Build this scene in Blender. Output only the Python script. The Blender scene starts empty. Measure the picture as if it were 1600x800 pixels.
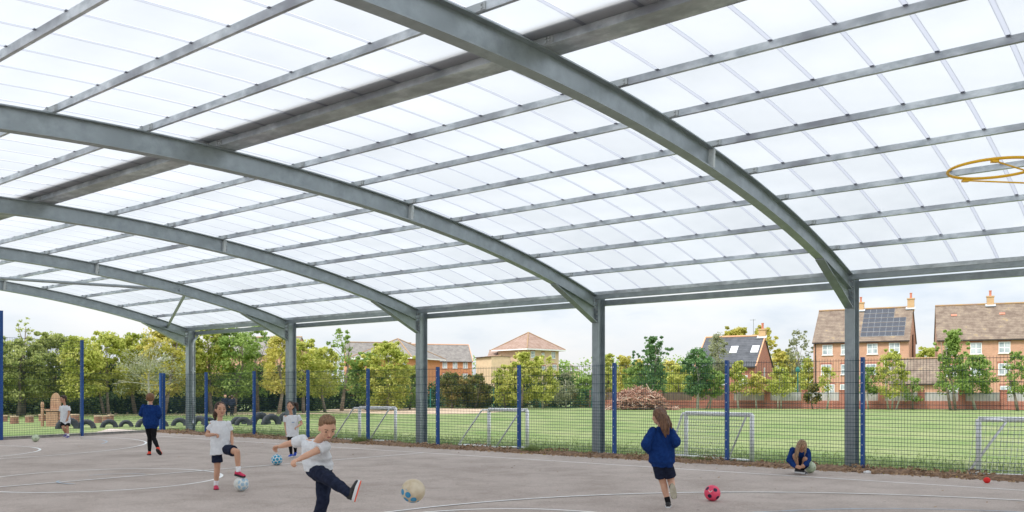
import bpy, bmesh, math, random
import numpy as np
from mathutils import Vector, Matrix, Euler, noise
R = math.radians
random.seed(7); rng = np.random.default_rng(7)
SC = bpy.context.scene
COL = SC.collection

# ------------------------------------------------------------------ camera, world, sun, exposure
FPX, HOR, EYE = 1354.38, 609.6, 1.45
cam = bpy.data.cameras.new('camera'); camo = bpy.data.objects.new('camera', cam); COL.objects.link(camo)
camo.location = (0, 0, EYE); camo.rotation_euler = (R(90), 0, 0)
cam.sensor_width = 36; cam.lens = 36*FPX/1600; cam.shift_y = (HOR-400)/1600; cam.clip_end = 5000; cam.clip_start = .05
SC.camera = camo
SUN_DIR = Vector((-.42, -.45, .78)).normalized()
world = bpy.data.worlds.new('World'); SC.world = world; world.use_nodes = True
nt = world.node_tree; N = nt.nodes; L = nt.links; N.clear()
out = N.new('ShaderNodeOutputWorld'); bg = N.new('ShaderNodeBackground'); bg.inputs['Strength'].default_value = .06
sky = N.new('ShaderNodeTexSky'); sky.sky_type = 'NISHITA'; sky.sun_disc = False
sky.sun_elevation = math.asin(SUN_DIR.z); sky.sun_rotation = math.atan2(SUN_DIR.x, SUN_DIR.y)
sky.air_density = 1.2; sky.dust_density = 2.5
tc = N.new('ShaderNodeTexCoord')
mp = N.new('ShaderNodeMapping'); mp.inputs['Scale'].default_value = (1.6, 1.6, 5.0); mp.inputs['Location'].default_value = (.6, .2, .35)
L.new(tc.outputs['Generated'], mp.inputs[0])
n1 = N.new('ShaderNodeTexNoise'); n1.inputs['Scale'].default_value = 2.0; n1.inputs['Detail'].default_value = 7; n1.inputs['Roughness'].default_value = .55
L.new(mp.outputs[0], n1.inputs['Vector'])
cr = N.new('ShaderNodeValToRGB'); L.new(n1.outputs['Fac'], cr.inputs[0])
e = cr.color_ramp.elements; e[0].position = .38; e[0].color = (.68, .765, .875, 1); e[1].position = .62; e[1].color = (.985, .99, 1.0, 1)
m2 = cr.color_ramp.elements.new(.49); m2.color = (.88, .925, .975, 1)
sc_ = N.new('ShaderNodeVectorMath'); sc_.operation = 'SCALE'; sc_.inputs['Scale'].default_value = 10.9; L.new(cr.outputs[0], sc_.inputs[0])
mx = N.new('ShaderNodeMixRGB'); mx.inputs[0].default_value = .9
L.new(sky.outputs[0], mx.inputs[1]); L.new(sc_.outputs[0], mx.inputs[2]); sx_ = N.new('ShaderNodeSeparateXYZ'); L.new(tc.outputs['Generated'], sx_.inputs[0])   # overcast sky: zenith about three times as bright as the horizon
ma = N.new('ShaderNodeMath'); ma.operation = 'MULTIPLY_ADD'; ma.inputs[1].default_value = 2.0; ma.inputs[2].default_value = .92; ma.use_clamp = False; L.new(sx_.outputs[2], ma.inputs[0])
mb_ = N.new('ShaderNodeMath'); mb_.operation = 'MAXIMUM'; mb_.inputs[1].default_value = .92; L.new(ma.outputs[0], mb_.inputs[0])
vs_ = N.new('ShaderNodeVectorMath'); vs_.operation = 'SCALE'; L.new(mx.outputs[0], vs_.inputs[0]); L.new(mb_.outputs[0], vs_.inputs['Scale']); L.new(vs_.outputs[0], bg.inputs[0]); L.new(bg.outputs[0], out.inputs[0])
sl = bpy.data.lights.new('sun', 'SUN'); sl.energy = 2.0; sl.angle = R(12); sl.color = (1, .96, .9)
slo = bpy.data.objects.new('sun', sl); COL.objects.link(slo); slo.rotation_euler = (-SUN_DIR).to_track_quat('-Z', 'Y').to_euler()
SC.view_settings.view_transform = 'Standard'; SC.view_settings.look = 'None'; SC.view_settings.exposure = 0.65; SC.view_settings.gamma = 1
SC.cycles.max_bounces = 8; SC.cycles.diffuse_bounces = 4; SC.cycles.transmission_bounces = 6; SC.cycles.transparent_max_bounces = 8

# ------------------------------------------------------------------ materials
def lerp(a, b, t): return tuple(a[i]+(b[i]-a[i])*t for i in range(3))
def mat(name, col, rough=.7, col2=None, scale=5, detail=4, lo=.35, hi=.65, bump=0, bscale=None, metal=0, spec=.4, trans=0, stretch=None, coord='Object', col3=None, scale3=1.0):
    m = bpy.data.materials.new(name); m.use_nodes = True; t = m.node_tree; n = t.nodes; l = t.links
    b = n['Principled BSDF']; b.inputs['Roughness'].default_value = rough; b.inputs['Metallic'].default_value = metal
    b.inputs['Specular IOR Level'].default_value = spec; b.inputs['Base Color'].default_value = (*col, 1)
    tcn = n.new('ShaderNodeTexCoord'); mpn = n.new('ShaderNodeMapping'); l.new(tcn.outputs[coord], mpn.inputs[0])
    if stretch: mpn.inputs['Scale'].default_value = stretch
    csock = None
    if col2 is not None:
        nz = n.new('ShaderNodeTexNoise'); nz.inputs['Scale'].default_value = scale; nz.inputs['Detail'].default_value = detail; nz.inputs['Roughness'].default_value = .6
        l.new(mpn.outputs[0], nz.inputs['Vector'])
        c = n.new('ShaderNodeValToRGB'); l.new(nz.outputs['Fac'], c.inputs[0])
        c.color_ramp.elements[0].position = lo; c.color_ramp.elements[0].color = (*col, 1)
        c.color_ramp.elements[1].position = hi; c.color_ramp.elements[1].color = (*col2, 1)
        csock = c.outputs[0]
        if col3 is not None:
            nz3 = n.new('ShaderNodeTexNoise'); nz3.inputs['Scale'].default_value = scale3; nz3.inputs['Detail'].default_value = 5; l.new(mpn.outputs[0], nz3.inputs['Vector'])
            c3 = n.new('ShaderNodeValToRGB'); l.new(nz3.outputs['Fac'], c3.inputs[0]); c3.color_ramp.elements[0].position = .45; c3.color_ramp.elements[1].position = .68
            mm = n.new('ShaderNodeMixRGB'); l.new(c3.outputs[0], mm.inputs[0]); l.new(csock, mm.inputs[1]); mm.inputs[2].default_value = (*col3, 1); csock = mm.outputs[0]
        l.new(csock, b.inputs['Base Color'])
    if bump:
        nb = n.new('ShaderNodeTexNoise'); nb.inputs['Scale'].default_value = bscale or scale; nb.inputs['Detail'].default_value = 4; l.new(mpn.outputs[0], nb.inputs['Vector'])
        bp = n.new('ShaderNodeBump'); bp.inputs['Strength'].default_value = bump; bp.inputs['Distance'].default_value = .02
        l.new(nb.outputs['Fac'], bp.inputs['Height']); l.new(bp.outputs[0], b.inputs['Normal'])
    if trans:
        tr = n.new('ShaderNodeBsdfTranslucent'); ms = n.new('ShaderNodeMixShader'); ms.inputs[0].default_value = trans
        if csock: l.new(csock, tr.inputs[0])
        else: tr.inputs[0].default_value = (*col, 1)
        l.new(b.outputs[0], ms.inputs[1]); l.new(tr.outputs[0], ms.inputs[2]); l.new(ms.outputs[0], n['Material Output'].inputs[0])
    return m
def hexmul(c, k): return tuple(x*k for x in c)

M = {}
M['steel'] = mat('galvanised_steel', (.27, .305, .33), .42, (.40, .445, .475), 6, 5, .3, .7, metal=.62, col3=(.31, .345, .37), scale3=1.3)
M['steel_light'] = mat('galvanised_purlin', (.40, .44, .47), .42, (.66, .70, .73), 7, 7, .38, .62, metal=.6, col3=(.28, .29, .32), scale3=2.2, stretch=(.6, 1, 1))
M['plate'] = mat('bright_plate', (.6, .64, .65), .4, (.75, .78, .78), 12, metal=.3)
M['bolt'] = mat('bolt_steel', (.3, .31, .32), .4, metal=.6)
M['post_blue'] = mat('post_blue_paint', (.005, .055, .24), .4, (.008, .075, .30), 3, spec=.5)
M['wire'] = mat('wire_paint', (.004, .035, .06), .5)
M['clip'] = mat('clip_white', (.6, .65, .7), .4)
M['white_line'] = mat('line_paint', (.90, .90, .89), .8, (.95, .95, .94), 6, 8, .35, .55, col3=(.84, .83, .81), scale3=2.5)
M['blue_line'] = mat('faded_blue_line_paint', (.44, .44, .45), .8, (.42, .55, .66), 3, 8)
M['debris'] = mat('leaf_litter', (.10, .055, .03), .9, (.32, .20, .12), 14, 5)
M['concrete'] = mat('kerb_concrete', (.35, .33, .30), .9, (.5, .48, .44), 8)
M['rubber'] = mat('tyre_rubber', (.018, .02, .024), .7, (.05, .055, .065), 6)
M['wood'] = mat('carved_timber', (.30, .17, .10), .8, (.46, .30, .20), 4, 6, stretch=(6, 6, 1))
M['log'] = mat('log_bark', (.20, .10, .07), .9, (.34, .19, .13), 7)
M['logtop'] = mat('log_top', (.45, .33, .22), .9, (.55, .42, .3), 5)
M['goal'] = mat('goal_white_metal', (.95, .95, .95), .4, (.90, .92, .94), 4, 5, .5, .75)
M['net'] = mat('net_cord', (.6, .62, .62), .8)
M['bark'] = mat('tree_bark', (.16, .13, .10), .9, (.30, .26, .21), 6)
M['palebark'] = mat('pale_bark', (.34, .33, .26), .9, (.5, .48, .39), 6)
M['yellow_paint'] = mat('yellow_ring_paint', (.72, .40, .01), .35, (.8, .47, .02), 8)
M['slate'] = mat('solar_cell', (.02, .025, .04), .25, spec=.6)
M['winwhite'] = mat('window_frame_white', (.8, .8, .8), .5)
M['glass'] = mat('window_glass', (.22, .28, .31), .15, (.55, .6, .62), 1.2, spec=.8)
M['doorbrown'] = mat('downpipe_dark', (.03, .025, .025), .5)
M['teal'] = mat('teal_paint', (.02, .16, .14), .5)
M['stick'] = mat('brush_sticks', (.20, .085, .055), .9, (.44, .26, .18), 3)
M['stickpale'] = mat('pale_sticks', (.5, .38, .30), .9)
M['cleat'] = mat('cleat', (.45, .48, .49), .45, metal=.3)

def brick_mat(name, c1, c2, mortar, sx=.225, sz=.075):
    m = bpy.data.materials.new(name); m.use_nodes = True; t = m.node_tree; n = t.nodes; l = t.links; b = n['Principled BSDF']; b.inputs['Roughness'].default_value = .9
    g = n.new('ShaderNodeNewGeometry'); tcn = n.new('ShaderNodeTexCoord'); sep = n.new('ShaderNodeSeparateXYZ'); l.new(tcn.outputs['Object'], sep.inputs[0])
    ad = n.new('ShaderNodeMath'); l.new(sep.outputs[0], ad.inputs[0]); l.new(sep.outputs[1], ad.inputs[1])
    cb = n.new('ShaderNodeCombineXYZ'); l.new(ad.outputs[0], cb.inputs[0]); l.new(sep.outputs[2], cb.inputs[1])
    br = n.new('ShaderNodeTexBrick'); br.inputs['Scale'].default_value = 1; br.inputs['Brick Width'].default_value = sx; br.inputs['Row Height'].default_value = sz
    br.inputs['Mortar Size'].default_value = .008; br.inputs['Color1'].default_value = (*c1, 1); br.inputs['Color2'].default_value = (*c2, 1); br.inputs['Mortar'].default_value = (*mortar, 1)
    l.new(cb.outputs[0], br.inputs['Vector'])
    nz = n.new('ShaderNodeTexNoise'); nz.inputs['Scale'].default_value = 1.1; nz.inputs['Detail'].default_value = 6; l.new(tcn.outputs['Object'], nz.inputs['Vector'])
    mm = n.new('ShaderNodeMixRGB'); mm.blend_type = 'MULTIPLY'; mm.inputs[0].default_value = .35; l.new(br.outputs[0], mm.inputs[1]); l.new(nz.outputs['Fac'], mm.inputs[2])
    gm = n.new('ShaderNodeVectorMath'); gm.operation = 'SCALE'; gm.inputs['Scale'].default_value = 1.25; l.new(mm.outputs[0], gm.inputs[0]); l.new(gm.outputs[0], b.inputs['Base Color'])
    return m
M['brick_red'] = brick_mat('red_brick', (.42, .13, .08), (.32, .10, .06), (.4, .3, .25))
M['brick_orange'] = brick_mat('orange_brick', (.56, .29, .18), (.47, .23, .14), (.5, .4, .32))
M['brick_bright'] = brick_mat('bright_orange_brick', (.62, .24, .09), (.52, .19, .07), (.5, .35, .25))
M['brick_buff'] = brick_mat('buff_brick', (.66, .48, .30), (.60, .43, .26), (.6, .5, .4))

def tile_mat(name, c1, c2, moss, row=.32):
    m = bpy.data.materials.new(name); m.use_nodes = True; t = m.node_tree; n = t.nodes; l = t.links; b = n['Principled BSDF']; b.inputs['Roughness'].default_value = .85
    tcn = n.new('ShaderNodeTexCoord'); sep = n.new('ShaderNodeSeparateXYZ'); l.new(tcn.outputs['Object'], sep.inputs[0])
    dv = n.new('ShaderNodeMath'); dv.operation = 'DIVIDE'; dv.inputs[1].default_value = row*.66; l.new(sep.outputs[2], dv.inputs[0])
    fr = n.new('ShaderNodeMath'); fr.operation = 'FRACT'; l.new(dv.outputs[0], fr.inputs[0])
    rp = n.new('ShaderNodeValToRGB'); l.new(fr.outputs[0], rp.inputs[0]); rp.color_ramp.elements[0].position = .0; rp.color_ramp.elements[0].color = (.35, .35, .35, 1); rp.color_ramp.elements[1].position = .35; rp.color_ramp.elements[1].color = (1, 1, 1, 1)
    nz = n.new('ShaderNodeTexNoise'); nz.inputs['Scale'].default_value = 1.2; nz.inputs['Detail'].default_value = 8; nz.inputs['Roughness'].default_value = .7; l.new(tcn.outputs['Object'], nz.inputs['Vector'])
    c = n.new('ShaderNodeValToRGB'); l.new(nz.outputs['Fac'], c.inputs[0]); c.color_ramp.elements[0].position = .38; c.color_ramp.elements[0].color = (*c1, 1); c.color_ramp.elements[1].position = .6; c.color_ramp.elements[1].color = (*c2, 1)
    if moss: e3 = c.color_ramp.elements.new(.72); e3.color = (*moss, 1)
    mm = n.new('ShaderNodeMixRGB'); mm.blend_type = 'MULTIPLY'; mm.inputs[0].default_value = .8; l.new(c.outputs[0], mm.inputs[1]); l.new(rp.outputs[0], mm.inputs[2]); l.new(mm.outputs[0], b.inputs['Base Color'])
    bp = n.new('ShaderNodeBump'); bp.inputs['Strength'].default_value = .6; bp.inputs['Distance'].default_value = .04; l.new(fr.outputs[0], bp.inputs['Height']); l.new(bp.outputs[0], b.inputs['Normal'])
    return m
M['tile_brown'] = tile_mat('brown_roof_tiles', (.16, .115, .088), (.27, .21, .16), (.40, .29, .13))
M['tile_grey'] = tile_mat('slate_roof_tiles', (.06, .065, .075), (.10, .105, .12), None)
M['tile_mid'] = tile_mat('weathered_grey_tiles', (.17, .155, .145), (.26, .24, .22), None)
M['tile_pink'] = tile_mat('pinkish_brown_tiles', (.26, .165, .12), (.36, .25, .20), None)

# asphalt and grass
def asphalt():
    m = bpy.data.materials.new('court_tarmac'); m.use_nodes = True; t = m.node_tree; n = t.nodes; l = t.links; b = n['Principled BSDF']; b.inputs['Roughness'].default_value = .88; b.inputs['Specular IOR Level'].default_value = .25
    tcn = n.new('ShaderNodeTexCoord')
    def nz(s, d, r=.6, st=None):
        x = n.new('ShaderNodeTexNoise'); x.inputs['Scale'].default_value = s; x.inputs['Detail'].default_value = d; x.inputs['Roughness'].default_value = r
        if st:
            mp = n.new('ShaderNodeMapping'); mp.inputs['Scale'].default_value = st; l.new(tcn.outputs['Object'], mp.inputs[0]); l.new(mp.outputs[0], x.inputs['Vector'])
        else: l.new(tcn.outputs['Object'], x.inputs['Vector'])
        return x.outputs['Fac']
    def ramp(f, p0, c0, p1, c1):
        c = n.new('ShaderNodeValToRGB'); l.new(f, c.inputs[0]); c.color_ramp.elements[0].position = p0; c.color_ramp.elements[0].color = (*c0, 1); c.color_ramp.elements[1].position = p1; c.color_ramp.elements[1].color = (*c1, 1); return c.outputs[0]
    def mul(a, c, f=1):
        x = n.new('ShaderNodeMixRGB'); x.blend_type = 'MULTIPLY'; x.inputs[0].default_value = f; l.new(a, x.inputs[1]); l.new(c, x.inputs[2]); return x.outputs[0]
    base = ramp(nz(.35, 5), .35, (.47, .40, .36), .65, (.55, .475, .43))
    spk = ramp(nz(80, 3, .8), .38, (.70, .69, .68), .62, (1.16, 1.16, 1.16))
    med = ramp(nz(22, 6, .85), .40, (.84, .83, .82), .60, (1.08, 1.08, 1.08))
    str_ = ramp(nz(1.1, 8, .75), .40, (.86, .845, .83), .56, (1.05, 1.05, 1.05))
    spots = ramp(nz(9, 2, .5), .24, (.5, .48, .47), .28, (1, 1, 1))
    o = mul(mul(mul(mul(base, spk), med), str_), spots)
    l.new(o, b.inputs['Base Color'])
    bp = n.new('ShaderNodeBump'); bp.inputs['Strength'].default_value = .35; bp.inputs['Distance'].default_value = .006; l.new(nz(120, 3, .7), bp.inputs['Height']); l.new(bp.outputs[0], b.inputs['Normal'])
    return m
M['asphalt'] = asphalt()
def grassm():
    m = bpy.data.materials.new('mown_grass'); m.use_nodes = True; t = m.node_tree; n = t.nodes; l = t.links; b = n['Principled BSDF']; b.inputs['Roughness'].default_value = .9; b.inputs['Specular IOR Level'].default_value = .15
    tcn = n.new('ShaderNodeTexCoord')
    def nz(s, d, r=.6, st=None):
        x = n.new('ShaderNodeTexNoise'); x.inputs['Scale'].default_value = s; x.inputs['Detail'].default_value = d; x.inputs['Roughness'].default_value = r
        mp = n.new('ShaderNodeMapping'); mp.inputs['Scale'].default_value = st or (1, 1, 1); l.new(tcn.outputs['Object'], mp.inputs[0]); l.new(mp.outputs[0], x.inputs['Vector'])
        return x.outputs['Fac']
    def ramp(f, p0, c0, p1, c1):
        c = n.new('ShaderNodeValToRGB'); l.new(f, c.inputs[0]); c.color_ramp.elements[0].position = p0; c.color_ramp.elements[0].color = (*c0, 1); c.color_ramp.elements[1].position = p1; c.color_ramp.elements[1].color = (*c1, 1); return c.outputs[0]
    a = ramp(nz(.55, 8, .7, (.7, .35, 1)), .36, (.130, .195, .062), .64, (.235, .262, .125))
    s = ramp(nz(9, 8, .75), .3, (.65, .68, .6), .7, (1.3, 1.28, 1.25))
    x = n.new('ShaderNodeMixRGB'); x.blend_type = 'MULTIPLY'; x.inputs[0].default_value = 1; l.new(a, x.inputs[1]); l.new(s, x.inputs[2]); l.new(x.outputs[0], b.inputs['Base Color'])
    bp = n.new('ShaderNodeBump'); bp.inputs['Strength'].default_value = .5; bp.inputs['Distance'].default_value = .03; l.new(nz(30, 4), bp.inputs['Height']); l.new(bp.outputs[0], b.inputs['Normal'])
    return m
M['grass'] = grassm()
M['dirt'] = mat('worn_dirt', (.40, .28, .20), .95, (.50, .40, .28), 1.5, 6)
# translucent roof sheet
def sheet():
    m = bpy.data.materials.new('translucent_roof_sheet'); m.use_nodes = True; t = m.node_tree; n = t.nodes; l = t.links
    for x in list(n):
        if x.type != 'OUTPUT_MATERIAL': n.remove(x)
    o = n['Material Output']
    tcn = n.new('ShaderNodeTexCoord'); nz = n.new('ShaderNodeTexNoise'); nz.inputs['Scale'].default_value = .9; nz.inputs['Detail'].default_value = 6; l.new(tcn.outputs['Object'], nz.inputs['Vector'])
    c = n.new('ShaderNodeValToRGB'); l.new(nz.outputs['Fac'], c.inputs[0]); c.color_ramp.elements[0].position = .28; c.color_ramp.elements[0].color = (.375, .395, .415, 1); c.color_ramp.elements[1].position = .68; c.color_ramp.elements[1].color = (.435, .452, .47, 1)
    oi = n.new('ShaderNodeObjectInfo'); va = n.new('ShaderNodeMath'); va.operation = 'MULTIPLY_ADD'; va.inputs[1].default_value = .09; va.inputs[2].default_value = .955; l.new(oi.outputs['Random'], va.inputs[0])
    sv = n.new('ShaderNodeVectorMath'); sv.operation = 'SCALE'; l.new(c.outputs[0], sv.inputs[0]); l.new(va.outputs[0], sv.inputs['Scale'])
    tr = n.new('ShaderNodeBsdfTranslucent'); l.new(sv.outputs[0], tr.inputs[0])
    df = n.new('ShaderNodeBsdfDiffuse'); df.inputs[0].default_value = (.8, .83, .86, 1)
    ms = n.new('ShaderNodeMixShader'); ms.inputs[0].default_value = .22; l.new(tr.outputs[0], ms.inputs[1]); l.new(df.outputs[0], ms.inputs[2]); l.new(ms.outputs[0], o.inputs[0])
    return m
M['sheet'] = sheet()
M['bar'] = mat('glazing_bar_grey', (.335, .35, .39), .5, trans=.85)
M['cap'] = mat('ridge_flashing', (.5, .52, .53), .5, metal=.2)

# ------------------------------------------------------------------ helpers
class MB:
    def __init__(s): s.v = []; s.f = []; s.mi = []; s.cur = 0
    def add(s, vs, fs):
        o = len(s.v); s.v += [tuple(v) for v in vs]; s.f += [tuple(i+o for i in f) for f in fs]; s.mi += [s.cur]*len(fs); return s
    def box(s, c, d, rot=None):
        c = Vector(c); hx, hy, hz = d[0]/2, d[1]/2, d[2]/2
        vs = [Vector((x, y, z)) for x in (-hx, hx) for y in (-hy, hy) for z in (-hz, hz)]
        if rot is not None: vs = [rot @ v for v in vs]
        s.add([c+v for v in vs], [(0, 1, 3, 2), (4, 6, 7, 5), (0, 4, 5, 1), (2, 3, 7, 6), (0, 2, 6, 4), (1, 5, 7, 3)]); return s
    def bar(s, a, b, w, h, up=(0, 0, 1)):
        a = Vector(a); b = Vector(b); d = (b-a); ln = d.length; d.normalize(); u = Vector(up); x = d.cross(u)
        if x.length < 1e-4: x = d.cross(Vector((1, 0, 0)))
        x.normalize(); u = x.cross(d).normalized(); m = Matrix((d, x, u)).transposed()
        return s.box((a+b)/2, (ln, w, h), m)
    def tube(s, pts, rs, seg=8, cap=True):
        pts = [Vector(p) for p in pts]
        if not hasattr(rs, '__len__'): rs = [rs]*len(pts)
        vs = []; fs = []; ref = None
        for i, p in enumerate(pts):
            t = (pts[min(i+1, len(pts)-1)]-pts[max(i-1, 0)]).normalized()
            if ref is None:
                ref = t.cross(Vector((0, 0, 1)));
                if ref.length < .1: ref = t.cross(Vector((1, 0, 0)))
            ref = (ref - t*ref.dot(t)).normalized(); y = t.cross(ref)
            for k in range(seg):
                a = 2*math.pi*k/seg; vs.append(p+(ref*math.cos(a)+y*math.sin(a))*rs[i])
        n = len(pts)
        for i in range(n-1):
            for k in range(seg): fs.append((i*seg+k, i*seg+(k+1) % seg, (i+1)*seg+(k+1) % seg, (i+1)*seg+k))
        if cap: fs.append(tuple(range(seg))[::-1]); fs.append(tuple((n-1)*seg+k for k in range(seg)))
        return s.add(vs, fs)
    def lathe(s, prof, c=(0, 0, 0), seg=16):
        vs = []; fs = []; c = Vector(c)
        for r, z in prof:
            for k in range(seg):
                a = 2*math.pi*k/seg; vs.append(c+Vector((r*math.cos(a), r*math.sin(a), z)))
        for i in range(len(prof)-1):
            for k in range(seg): fs.append((i*seg+k, i*seg+(k+1) % seg, (i+1)*seg+(k+1) % seg, (i+1)*seg+k))
        fs.append(tuple(range(seg))[::-1]); fs.append(tuple((len(prof)-1)*seg+k for k in range(seg)))
        return s.add(vs, fs)
    def loft(s, secs, seg=24, cap=True):   # secs: (center, X vec, Y vec)
        vs = []; fs = []
        for c, X, Y in secs:
            c = Vector(c); X = Vector(X); Y = Vector(Y)
            for k in range(seg):
                a = 2*math.pi*k/seg; vs.append(c+X*math.cos(a)+Y*math.sin(a))
        n = len(secs)
        for i in range(n-1):
            for k in range(seg): fs.append((i*seg+k, i*seg+(k+1) % seg, (i+1)*seg+(k+1) % seg, (i+1)*seg+k))
        if cap: fs.append(tuple(range(seg))[::-1]); fs.append(tuple((n-1)*seg+k for k in range(seg)))
        return s.add(vs, fs)
    def ell(s, c, X, Y, Z, seg=16, rings=10):
        c = Vector(c); X = Vector(X); Y = Vector(Y); Z = Vector(Z)
        return s.loft([(c+Z*math.sin(t), X*math.cos(t), Y*math.cos(t)) for t in [(-math.pi/2+.12)+(math.pi-.24)*i/rings for i in range(rings+1)]], seg)
    def cone(s, a, ra, b, rb, seg=14):   # capsule with rounded ends
        a = Vector(a); b = Vector(b); d = b-a
        if d.length < 1e-5: d = Vector((0, 0, 1e-3))
        t = d.normalized(); x = t.cross(Vector((.3, .2, .9))).normalized(); y = t.cross(x); secs = []
        for i in range(5):
            an = -math.pi/2+.15+(math.pi/2-.15)*i/4; secs.append((a+t*ra*math.sin(an), x*ra*math.cos(an), y*ra*math.cos(an)))
        for i in range(5):
            an = (math.pi/2-.15)*i/4; secs.append((b+t*rb*math.sin(an), x*rb*math.cos(an), y*rb*math.cos(an)))
        return s.loft(secs, seg)
    def chain(s, pts, rs, seg=14):
        for i in range(len(pts)-1): s.cone(pts[i], rs[i], pts[i+1], rs[i+1], seg)
        return s
    def mesh(s, name, mats, smooth=False):
        me = bpy.data.meshes.new(name); me.from_pydata(s.v, [], s.f)
        for m in (mats if isinstance(mats, (list, tuple)) else [mats]): me.materials.append(m)
        if any(s.mi): me.polygons.foreach_set('material_index', s.mi)
        if smooth: me.polygons.foreach_set('use_smooth', [True]*len(s.f))
        me.update(); return me
    def build(s, name, mats, parent=None, loc=(0, 0, 0), smooth=False):
        o = bpy.data.objects.new(name, s.mesh(name, mats, smooth)); COL.objects.link(o); o.location = loc
        if parent: o.parent = parent
        return o
def tag(o, label=None, cat=None, group=None, kind=None):
    if label: o['label'] = label
    if cat: o['category'] = cat
    if group: o['group'] = group
    if kind: o['kind'] = kind
    return o
def empty(name, loc, rz=0, label=None, cat=None, group=None):
    o = bpy.data.objects.new(name, None); COL.objects.link(o); o.location = loc; o.rotation_euler = (0, 0, rz); o.empty_display_size = .2
    return tag(o, label, cat, group)
def copy_tree(o, parent=None):
    c = o.copy(); COL.objects.link(c); c.parent = parent
    for ch in list(o.children): copy_tree(ch, c)
    return c
def bevel(o, w=.01, seg=2):
    b = o.modifiers.new('bevel', 'BEVEL'); b.width = w; b.segments = seg; b.limit_method = 'ANGLE'; return o
# a place on the ground or in space measured from the photograph
def G(x, y, z=0):
    Y = FPX*(EYE-z)/(y-HOR); return Vector(((x-800)/FPX*Y, Y, z))
def PX(x, y, Y): return Vector(((x-800)/FPX*Y, Y, EYE-(y-HOR)/FPX*Y))

# court frame: a runs along the eave, s runs inwards from the column line
TH = R(51.4567); COLN = Vector((6.315, 16.035, 0)); DA = Vector((-math.sin(TH), math.cos(TH), 0)); DN = Vector((math.cos(TH), math.sin(TH), 0))
BAY = 5.606; FRZ = math.atan2(DA.y, DA.x)
def W(a, s, z=0): return COLN+DA*a-DN*s+Vector((0, 0, z))
def frame(name, *t): return empty(name, COLN, FRZ, *t)

# ------------------------------------------------------------------ ground
def poly(name, pts, m, z, kind='structure'):
    mb = MB(); mb.add([(p[0], p[1], z) for p in pts], [tuple(range(len(pts)))]); o = mb.build(name, m)
    if kind: o['kind'] = kind
    return o
poly('ground', [(-1500, -300), (1500, -300), (1500, 2500), (-1500, 2500)], M['grass'], -.03)
FS = 16.476-16.1   # fence line s
EDGE_A = 25.4
corner = W(23.35, FS); e1 = G(128, 681.2); e2 = G(0, 687.6); e3 = e2+(e2-e1)*6
asp = [W(-14, FS-.02), W(27.2, FS-.02), e1, e2, e3, e3+Vector((5, -35, 0)), W(-14, 36)]
poly('court_tarmac', asp, M['asphalt'], 0)
# irregular dirt patch on the field
def blob(name, c, rx, ry, m, z, n=40, seed=1, rot=0):
    pts = []
    for k in range(n):
        a = 2*math.pi*k/n; r = 1+.28*noise.noise(Vector((math.cos(a)*1.5+seed, math.sin(a)*1.5, seed)))
        x, y = rx*r*math.cos(a), ry*r*math.sin(a); pts.append((c[0]+x*math.cos(rot)-y*math.sin(rot), c[1]+x*math.sin(rot)+y*math.cos(rot)))
    return poly(name, pts, m, z)
blob('worn_dirt_patch', (-6.5, 63), 7.5, 8.5, M['dirt'], -.024, seed=3)
blob('dirt_strip', (-22, 53), 11, 3.2, M['dirt'], -.020, seed=5, rot=.15)

# painted lines: each marking a structure sheet above the tarmac
def strip(name, pts, w, m, z=.004, closed=False):
    mb = MB(); vs = []; n = len(pts)
    for i, p in enumerate(pts):
        a = pts[(i-1) % n] if (closed or i > 0) else p; b = pts[(i+1) % n] if (closed or i < n-1) else p
        t = (Vector(b)-Vector(a)); t.z = 0; t.normalize(); q = Vector((-t.y, t.x, 0))*w/2
        vs += [(p[0]+q.x, p[1]+q.y, z), (p[0]-q.x, p[1]-q.y, z)]
    fs = [(2*i, 2*i+1, 2*((i+1) % n)+1, 2*((i+1) % n)) for i in range(n if closed else n-1)]
    mb.add(vs, fs); o = mb.build(name, m); o['kind'] = 'structure'; return o
def circle(c, r, a0=0, a1=360, n=96): return [Vector((c[0]+r*math.cos(R(a0+(a1-a0)*k/n)), c[1]+r*math.sin(R(a0+(a1-a0)*k/n)), 0)) for k in range(n+(0 if a1-a0 == 360 else 1))]
TS = 16.476-14.4
strip('touchline_marking', [W(a, TS) for a in (-14, 0, 12, 21.5)], .055, M['white_line'])
CC = Vector((-6.70, 14.12, 0))
strip('centre_circle_marking', circle(CC, 1.87), .055, M['white_line'], closed=True)
al = (CC-COLN).dot(DA)
strip('centre_line_marking', [W(al, TS+.03), W(al, 20)], .055, M['white_line'], .008)
strip('goal_area_arc_marking', circle((3.304, 5.603), 6.679, 20, 175), .055, M['white_line'], .008)
strip('small_circle_marking', circle((-.029, 8.831), 1.76), .055, M['white_line'], closed=True)
strip('faded_blue_arc_marking', circle((4.527, 6.139), 4.45, 30, 150), .05, M['blue_line'])
strip('far_goal_arc_marking', circle((-15.17, 21.64), 5.56, -75, 80), .055, M['white_line'], .008)
strip('far_small_arc_marking', circle((-14.2, 19.6), 3.1, -75, 75), .055, M['white_line'], .008)
strip('faded_blue_arc', circle((CC.x+.1, CC.y+.2), .62, 60, 150, 20), .04, M['blue_line'], .012)
strip('faded_blue_short_arc', circle((CC.x+.1, CC.y-.2), .62, 190, 260, 20), .04, M['blue_line'], .012)
strip('faded_blue_far_marking', circle((-15.2, 22.6), 4.2, 10, 60), .05, M['blue_line'])
# kerb under the end fence
kb = MB()
for a, b in ((corner, e1), (e1, e2), (e2, e3)):
    kb.bar(a+Vector((0, .12, .035)), b+Vector((0, .12, .035)), .12, .11)
o = kb.build('kerb', M['concrete']); o['kind'] = 'structure'

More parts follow.
